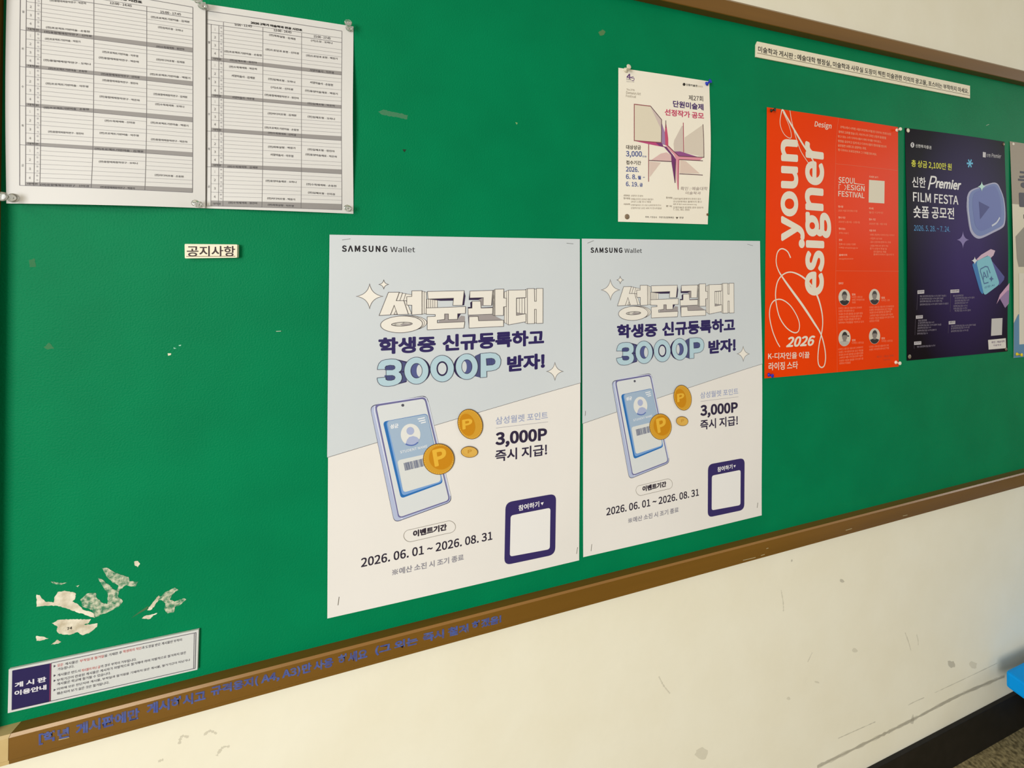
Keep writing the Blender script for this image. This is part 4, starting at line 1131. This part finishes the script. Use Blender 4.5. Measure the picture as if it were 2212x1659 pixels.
for bx, tx, ln, rows in [((288, 632, 375, 678), '참가자격', ((290, 680), (283, 885)), [(320, 722, 655, 714), (320, 755, 620, 748), (320, 788, 605, 781), (320, 828, 685, 814)]),
                         ((710, 624, 822, 666), '시상내역', ((715, 670), (708, 910)), [(745, 718, 875, 710), (765, 746, 1015, 738), (765, 780, 950, 771), (765, 812, 935, 803), (750, 848, 930, 841), (750, 880, 925, 872), (765, 908, 968, 900)]),
                         ((272, 954, 360, 996), '공모일정', ((268, 1000), (262, 1205)), [(302, 1034, 410, 1028), (300, 1064, 505, 1054), (298, 1096, 595, 1083), (295, 1129, 465, 1120), (293, 1164, 535, 1150), (290, 1201, 425, 1193)]),
                         ((690, 1026, 773, 1067), '출품규격', ((690, 1068), (683, 1180)), [(722, 1104, 1035, 1086), (720, 1134, 955, 1118), (718, 1169, 940, 1155)]),
                         ((253, 1288, 343, 1330), '문의처', ((255, 1330), (255, 1380)), [(290, 1369, 520, 1350)])]:
    lb = dp.add('label_box', mat((206, 200, 204)), 2, gpoly([J_(bx[0], bx[1] + 3), J_(bx[2], bx[1] - 3), J_(bx[2], bx[3] - 4), J_(bx[0], bx[3] + 2)]))
    dp.add('label_text', mat((70, 60, 84)), 3, line_text(tx, J_(bx[0] + 10, bx[3] - 10), J_(bx[2] - 10, bx[3] - 14), 4.2, 0.01), parent=lb)
    dp.add('bracket_line', mat((96, 84, 104)), 2, gstroke([J_(*ln[0]), J_(*ln[1])], 0.0008))
    dp.add('body_text', mat((150, 140, 158)), 2, *[line_text('영상 공모전에 관심 있는 누구나 참여 가능합니다 숏폼 콘텐츠'[i:i + max(5, int((r[2] - r[0]) / 13))].strip(), J_(r[0], r[1]), J_(r[2], r[3]), 4.2, 0.006) for i, r in enumerate(rows)])
dp.add('code_square', mat((206, 202, 200)), 2, gpoly([J_(1240, 996), J_(1380, 988), J_(1376, 1204), J_(1234, 1216)]), label='blank pale square')
st_ = dp.add('stamp_sticker', mat((228, 222, 216)), 3, gpoly([J_(1195, 1268), J_(1425, 1246), J_(1431, 1374), J_(1203, 1391)]), label='white paper stamp sticker')
dp.add('stamp_text', mat((120, 96, 128)), 4, gtext('확인 : 예술대학', J_(1240, 1314), J_(1412, 1298), J_(1240, 1286), 0.012), gtext('미술학과', J_(1265, 1350), J_(1366, 1342), J_(1265, 1326), 0.006), parent=st_)

# ------------------------------------------------------------------ poster cut by the right edge of the photo
W5, H5 = 0.42, 0.594
gp_tl, gp_bl = P2((2180.3, 305.5)), P2((2188.3, 773))


def at_pix(x, z):
    v = Vector((x, 0, z)) - Vector((0, CY, HC))
    return (PX + F_PX * v.dot(RIGHT) / v.dot(FWD), PY + F_PX * v.dot(DOWN) / v.dot(FWD))


gp = Sheet('art_poster', [(2180.3, 305.5), at_pix(gp_tl.x + W5, gp_tl.y - 0.002), at_pix(gp_bl.x + W5, gp_bl.y - 0.002), (2188.3, 773)], 'grey and cream poster with heavy sideways letters cut off at the right edge', 'poster', mat((222, 214, 188), 0.5), lambda u, v: 0.001 * math.sin(PI * u) + 0.003 * (1 - u) ** 5 * math.sin(PI * v))


def gq(u, v):
    q = gp.c[0] + gp.ex * u + gp.ez * v
    return at_pix(q.x, q.y)


gp.add('photo_print', mat((164, 150, 130)), 1, gpoly([gq(0, 0), gq(1, 0), gq(1, .29), gq(0, .29)]))
gp.add('photo_print', mat((150, 144, 130)), 2, gpoly([gq(0.03, .44), gq(.12, .40), gq(.2, .36), gq(1, .36), gq(1, .58), gq(.06, .58), gq(.04, .54)]))
gp.add('photo_print', mat((92, 140, 178)), 2, gpoly([gq(0, .84), gq(.05, .80), gq(1, .80), gq(1, 1), gq(0, 1)]))
gp.add('text_panel', mat((228, 222, 206)), 3, gpoly([gq(.06, .61), gq(.94, .61), gq(.94, .94), gq(.06, .94)]))
gp.add('panel_text', mat((84, 84, 116)), 4, *[gpoly([gq(.12, .63 + k), gq(.88, .63 + k), gq(.88, .655 + k), gq(.12, .655 + k)]) for k in (0.005, .06, .115, .175, .215, .25)])
gp.add('title_text', mat((62, 54, 66)), 4, gtext('종', I_(1578, 868), I_(1850, 895), I_(1578, 648), 0.02), gtext('ㅁ', I_(1590, 1110), I_(1830, 1122), I_(1585, 925), 0.03), gstroke([I_(1645, 1232), I_(1760, 1240)], 0.012))

# ------------------------------------------------------------------ signs and notices
K_ = frame(1610, 80, 4.424)
kl = [K_(105, 48), K_(2135, 470), K_(2135, 590), K_(90, 195), K_(92, 78)]
ks = Sheet('rule_strip', [K_(90, 46), K_(2135, 470), K_(2135, 590), K_(90, 195)], 'long cream strip with one line of black Korean rules under the top rail', 'sign', TAG, None, 0.0026, part='card_strip', thick=0.0022, outline=kl)
ks.add('rule_text', mat((38, 30, 28)), 2, gtext('미술학과 게시판 : 예술대학 행정실, 미술학과 사무실 도장이 찍힌 미술관련 이외의 광고물, 포스터는 부착하지 마세요.', K_(112, 156), K_(2120, 552), K_(112, 92), 0.012))
ks.add('underline', mat((96, 78, 60)), 2, gstroke([K_(103, 158), K_(2132, 563)], 0.0009))
N_ = frame(380, 500, 12.289)
nl = rounded([N_(298, 336), N_(1678, 350), N_(1672, 697), N_(303, 716)], 2.2, 3)
ns = Sheet('heading_tag', [N_(298, 336), N_(1678, 350), N_(1672, 697), N_(303, 716)], 'small thick cream tag with one dark Korean word under the timetables', 'sign', TAG, None, 0.0062, part='card_block', thick=0.006, outline=nl)
ns.add('tag_text', mat((52, 30, 28)), 2, gtext('공지사항', N_(360, 668), N_(1622, 664), N_(360, 384), 0.012))
ns.add('underline', mat((126, 88, 58)), 2, gstroke([N_(345, 661), N_(1630, 656)], 0.0007))
rs = Sheet('guideline_notice', [Q(103, 1141), Q(1883, 769), Q(1871, 1145), Q(94, 1551)], 'low white guideline notice with navy title block in the lower left corner', 'sign', mat((214, 216, 214), 0.35, 0.5, name='laminated_paper'), None, 0.0028, part='laminated_sheet', thick=0.0024)
rs.add('title_block', mat((28, 16, 80)), 2, gpoly([Q(138, 1150), Q(495, 1082), Q(490, 1440), Q(132, 1517)]), label='navy title block')
rs.add('title_text', mat((222, 220, 228)), 3, gtext('게 시 판', Q(162, 1312), Q(458, 1252), Q(162, 1262), 0.03), gtext('이용안내', Q(160, 1388), Q(460, 1326), Q(160, 1340), 0.03))
rs.add('border_line', mat((92, 88, 100)), 2, gstroke([Q(500, 1081), Q(1858, 796), Q(1850, 1131), Q(132, 1520)], 0.0007), gstroke([Q(1842, 799), Q(1836, 1132)], 0.0005))
rs.add('border_line', mat((120, 40, 84)), 3, gstroke([Q(497, 1082), Q(491, 1440)], 0.0012))
DKT, RDT = mat((70, 66, 84)), mat((206, 84, 84))
for g_ in (line_text('모든', Q(560, 1117), Q(615, 1106), 6), line_text('부착일과 철거일', Q(770, 1075), Q(995, 1028), 6), line_text('학생회의 직인', Q(1175, 988), Q(1345, 953), 6), line_text('게시물이 아닌 글', Q(785, 1164), Q(960, 1128), 6)):
    rs.add('rule_text', RDT, 2, g_)
for g_ in (line_text('게시물은', Q(630, 1103), Q(755, 1078), 6), line_text('을 기재한 후', Q(1000, 1027), Q(1165, 992), 6), line_text('과 도장을 받은 게시물만 부착이', Q(1350, 952), Q(1725, 874), 6), line_text('가능합니다.', Q(562, 1152), Q(718, 1122), 6),
       line_text('게시물은 반드시', Q(560, 1208), Q(775, 1164), 6), line_text('의 경우 부착이 거부됩니다.', Q(965, 1126), Q(1300, 1058), 6),
       line_text('부착기간이 만료된 게시물은 게시자가 자발적으로 철거해야 하며 자발적으로 철거하지 않은', Q(555, 1256), Q(1765, 994), 6), line_text('게시물은 학교에 철거될 수 있습니다.', Q(555, 1292), Q(1060, 1186), 6),
       line_text('이외에 모든 전단지와 게시물, 부착일과 철거일을 기재하지 않은 게시물, 철거기간이 지났거나', Q(555, 1340), Q(1802, 1064), 6), line_text('훼손되어 보기 싫은 것은 철거됩니다.', Q(555, 1380), Q(1045, 1274), 6),
       *[line_text('▶', Q(526, y), Q(545, y - 4), 5) for y in (1122, 1210, 1258, 1345)]):
    rs.add('rule_text', DKT, 2, g_)


# ------------------------------------------------------------------ pins, tacks and staples
def pushpin(p, m, label, sheet=None, tilt=(0, 0), scale=1.0, group=None, base=0.0016):
    q = sheet.surface(p) if sheet else at(*p)
    y0 = q.y if sheet else -base
    t = empty('push_pin', (q.x, y0, q.z), label, 'push pin', group)
    ax = Vector((tilt[0], -1, tilt[1])).normalized()
    s_ = scale
    bm = bmesh.new()
    lathe(bm, [(0.0, 0.0022 * s_), (0.0003 * s_, 0.0046 * s_), (0.0014 * s_, 0.0050 * s_), (0.0022 * s_, 0.0040 * s_), (0.0032 * s_, 0.0026 * s_), (0.0062 * s_, 0.0022 * s_), (0.0088 * s_, 0.0027 * s_), (0.0098 * s_, 0.0044 * s_), (0.0104 * s_, 0.0050 * s_), (0.0114 * s_, 0.0049 * s_), (0.0118 * s_, 0.0036 * s_)], 28, ax)
    mesh_obj('pin_head', bm, m, t, True)
    bm = bmesh.new()
    lathe(bm, [(-0.006, 0.0001), (-0.005, 0.0005), (0.001, 0.0005)], 10, ax)
    mesh_obj('pin_needle', bm, STAPLE, t, True)
    return t


def tack(p, m, label, sheet, group=None, r=0.0052):
    q = sheet.surface(p)
    t = empty('thumb_tack', (q.x, q.y, q.z), label, 'thumb tack', group)
    bm = bmesh.new()
    lathe(bm, [(-0.0001, r * .9), (0.0004, r), (0.0009, r * .97), (0.0016, r * .78), (0.0020, r * .4), (0.0021, r * .08)], 28)
    mesh_obj('tack_head', bm, m, t, True)
    bm = bmesh.new()
    lathe(bm, [(-0.006, 0.0001), (-0.005, 0.0005), (0.0005, 0.0005)], 10)
    mesh_obj('tack_needle', bm, STAPLE, t, True)
    return t


GP = 'clear push pins on the timetables'
pushpin((37, 429), CLEAR, 'clear push pin at bottom left corner of the left timetable', t1, (-.1, 0), 1.15, GP)
pushpin((441, 17), CLEAR, 'clear push pin at top of the seam between the two timetables', t1, (-.05, .15), 1.1, GP)
pushpin((433, 443), CLEAR, 'clear push pin at foot of the seam between the two timetables', t1, (0, .1), .9, GP)
pushpin((755, 63), CLEAR, 'clear push pin at top right corner of the right timetable', t2, (0, .25), 1.1, GP)
pushpin((753, 451), CLEAR, 'clear push pin at bottom right corner of the right timetable', t2, (0, 0), .95, GP)
pushpin((1350.5, 152.5), mat((226, 218, 196), 0.25, 0.5), 'cream push pin at top left of the small art contest poster', fp, (.1, .2), 1.0)
BLUEPL, WHITEPL = mat((16, 48, 196), 0.25, 0.5), mat((240, 232, 214), 0.25, 0.5)
pushpin((1525, 182), BLUEPL, 'blue push pin at top right of the small art contest poster', fp, (.25, .25), .9)
tack((1353.6, 468.2), mat((134, 114, 92), 0.35, 0.5), 'brown thumb tack at bottom left of the small art contest poster', fp)
tack((1526.6, 463.7), mat((112, 84, 56), 0.4, 0.4), 'tiny brown tack on the lower right edge of the small art contest poster', fp, r=0.0026)
pushpin((1664, 239.6), mat((30, 44, 30), 0.3, 0.5), 'black push pin at top left of the orange poster', op, (.3, 0), .8)
pushpin((1935.5, 281.7), WHITEPL, 'white push pin at top right of the orange poster', op, (-.2, 0), .85)
pushpin((1659, 809), mat((40, 40, 190), 0.25, 0.5), 'blue push pin at bottom left of the orange poster', op, (.1, 0), .85)
pushpin((1933, 782.3), WHITEPL, 'white push pin at bottom right of the orange poster', op, (-.1, 0), .9)
tack((1959.6, 282.4), mat((226, 216, 190), 0.3, 0.5), 'cream thumb tack at top left of the dark film poster', dp, r=0.0056)
tack((2166, 312), mat((120, 96, 72), 0.35, 0.5), 'brown thumb tack at top right of the dark film poster', dp, r=0.0046)
tack((1963, 770), mat((128, 116, 96), 0.35, 0.5), 'grey brown thumb tack at bottom left of the dark film poster', dp, r=0.0056)
tack((2171, 754), mat((116, 96, 84), 0.35, 0.5), 'brown thumb tack at bottom right of the dark film poster', dp, r=0.0046)
tack((2186.8, 311.5), mat((232, 226, 210), 0.3, 0.5), 'white thumb tack on the top left corner of the grey cut off poster', gp, r=0.0045)
pushpin((2194, 764.5), mat((236, 206, 20), 0.3, 0.5), 'yellow push pin at bottom left of the grey cut off poster', gp, (-.05, 0), .95)


def staple(p, q, label, sheet=None, group='staples holding the event posters', root=None, m=None):
    P, Qv = P2(p), P2(q)
    mid = (P + Qv) / 2
    if sheet:
        y0 = sheet.depth(mid.x, mid.y, 0)
    else:
        y0 = -0.0003
    bm = bmesh.new()
    dv = (Qv - P)
    L = dv.length
    t = dv.normalized()
    n = Vector((-t.y, t.x))
    hw, hh = 0.00032, 0.0005
    for (u0, u1, ya, yb) in ((-L / 2, L / 2, -hh, 0.0), (-L / 2, -L / 2 + 0.0007, -hh, 0.003), (L / 2 - 0.0007, L / 2, -hh, 0.003)):
        vs_ = []
        for u in (u0, u1):
            for w in (-hw, hw):
                for y in (ya, yb):
                    v = t * u + n * w
                    vs_.append(bm.verts.new((v.x, y, v.y)))
        for fidx in ((0, 1, 3, 2), (4, 6, 7, 5), (0, 4, 5, 1), (2, 3, 7, 6), (0, 2, 6, 4), (1, 5, 7, 3)):
            bm.faces.new([vs_[i] for i in fidx])
    bmesh.ops.recalc_face_normals(bm, faces=bm.faces)
    o = mesh_obj('staple', bm, m or STAPLE)
    o.location = (mid.x, y0, mid.y)
    props(o, label, 'staple', group)
    return o


C_, D_ = frame(1240, 500, 4.7395), frame(1240, 780, 3.770)
staple(A(190, 108), A(255, 99), 'staple at the top left corner of the left event poster', s1)
staple(A(2035, 135), A(2088, 140), 'staple at the top right corner of the left event poster', s1)
staple(B(136, 1492), B(129, 1548), 'staple at the bottom left corner of the left event poster', s1)
staple(B(1776, 1152), B(1770, 1196), 'staple at the bottom right corner of the left event poster', s1)


class Moved:
    """depth of the second event poster, which is the first one moved"""
    def depth(s, x, z, layer):
        v = Vector((x, z)) - Vector((s2.location.x, s2.location.z))
        cr, sr = math.cos(-rot), math.sin(-rot)
        return s1.depth(s1.o.x + v.x * cr - v.y * sr, s1.o.y + v.x * sr + v.y * cr, layer)


mv = Moved()
staple(C_(135, 120), C_(197, 94), 'staple at the top left corner of the right event poster', mv)
staple(C_(1768, 131), C_(1823, 145), 'staple at the top right corner of the right event poster', mv)
staple(D_(88, 402), D_(85, 440), 'staple half way down the left edge of the right event poster', mv)
staple(D_(141, 1487), D_(136, 1542), 'staple at the bottom left corner of the right event poster', mv)
staple(D_(1492, 1150), D_(1486, 1190), 'staple at the bottom right corner of the right event poster', mv)
BR = mat((226, 226, 206), 0.3, 0.5)
staple((595.5, 715.6), (608.5, 715.0), 'lone bright staple left in the bare green board', None, None, m=BR)
staple(I_(1183, 69), I_(1220, 49), 'lone tilted staple on the green above the dark film poster', None, None, m=BR)

# ------------------------------------------------------------------ blue bench at the lower right
bx, by, bz = 1.5252, -0.022, 0.2311
bench = empty('bench', (bx, by, 0), 'low bright blue bench whose end shows against the wall in the lower right corner', 'bench')


def bench_part(name, a_, b_, bev=0.004):
    bm = bmesh.new()
    box(bm, a_, b_, bev)
    bmesh.ops.translate(bm, verts=bm.verts, vec=(-bx, -by, 0))
    return mesh_obj(name, bm, BENCH, bench)


bench_part('seat', (bx, by - 0.36, bz - 0.043), (bx + 1.3, by, bz), 0.006)
for lx in (bx + 0.16, bx + 1.08):
    for ly in (by - 0.31, by - 0.09):
        bench_part('leg', (lx, ly, 0.0), (lx + 0.05, ly + 0.04, bz - 0.043))
bench_part('rail', (bx + 0.20, by - 0.21, 0.09), (bx + 1.10, by - 0.17, 0.13))
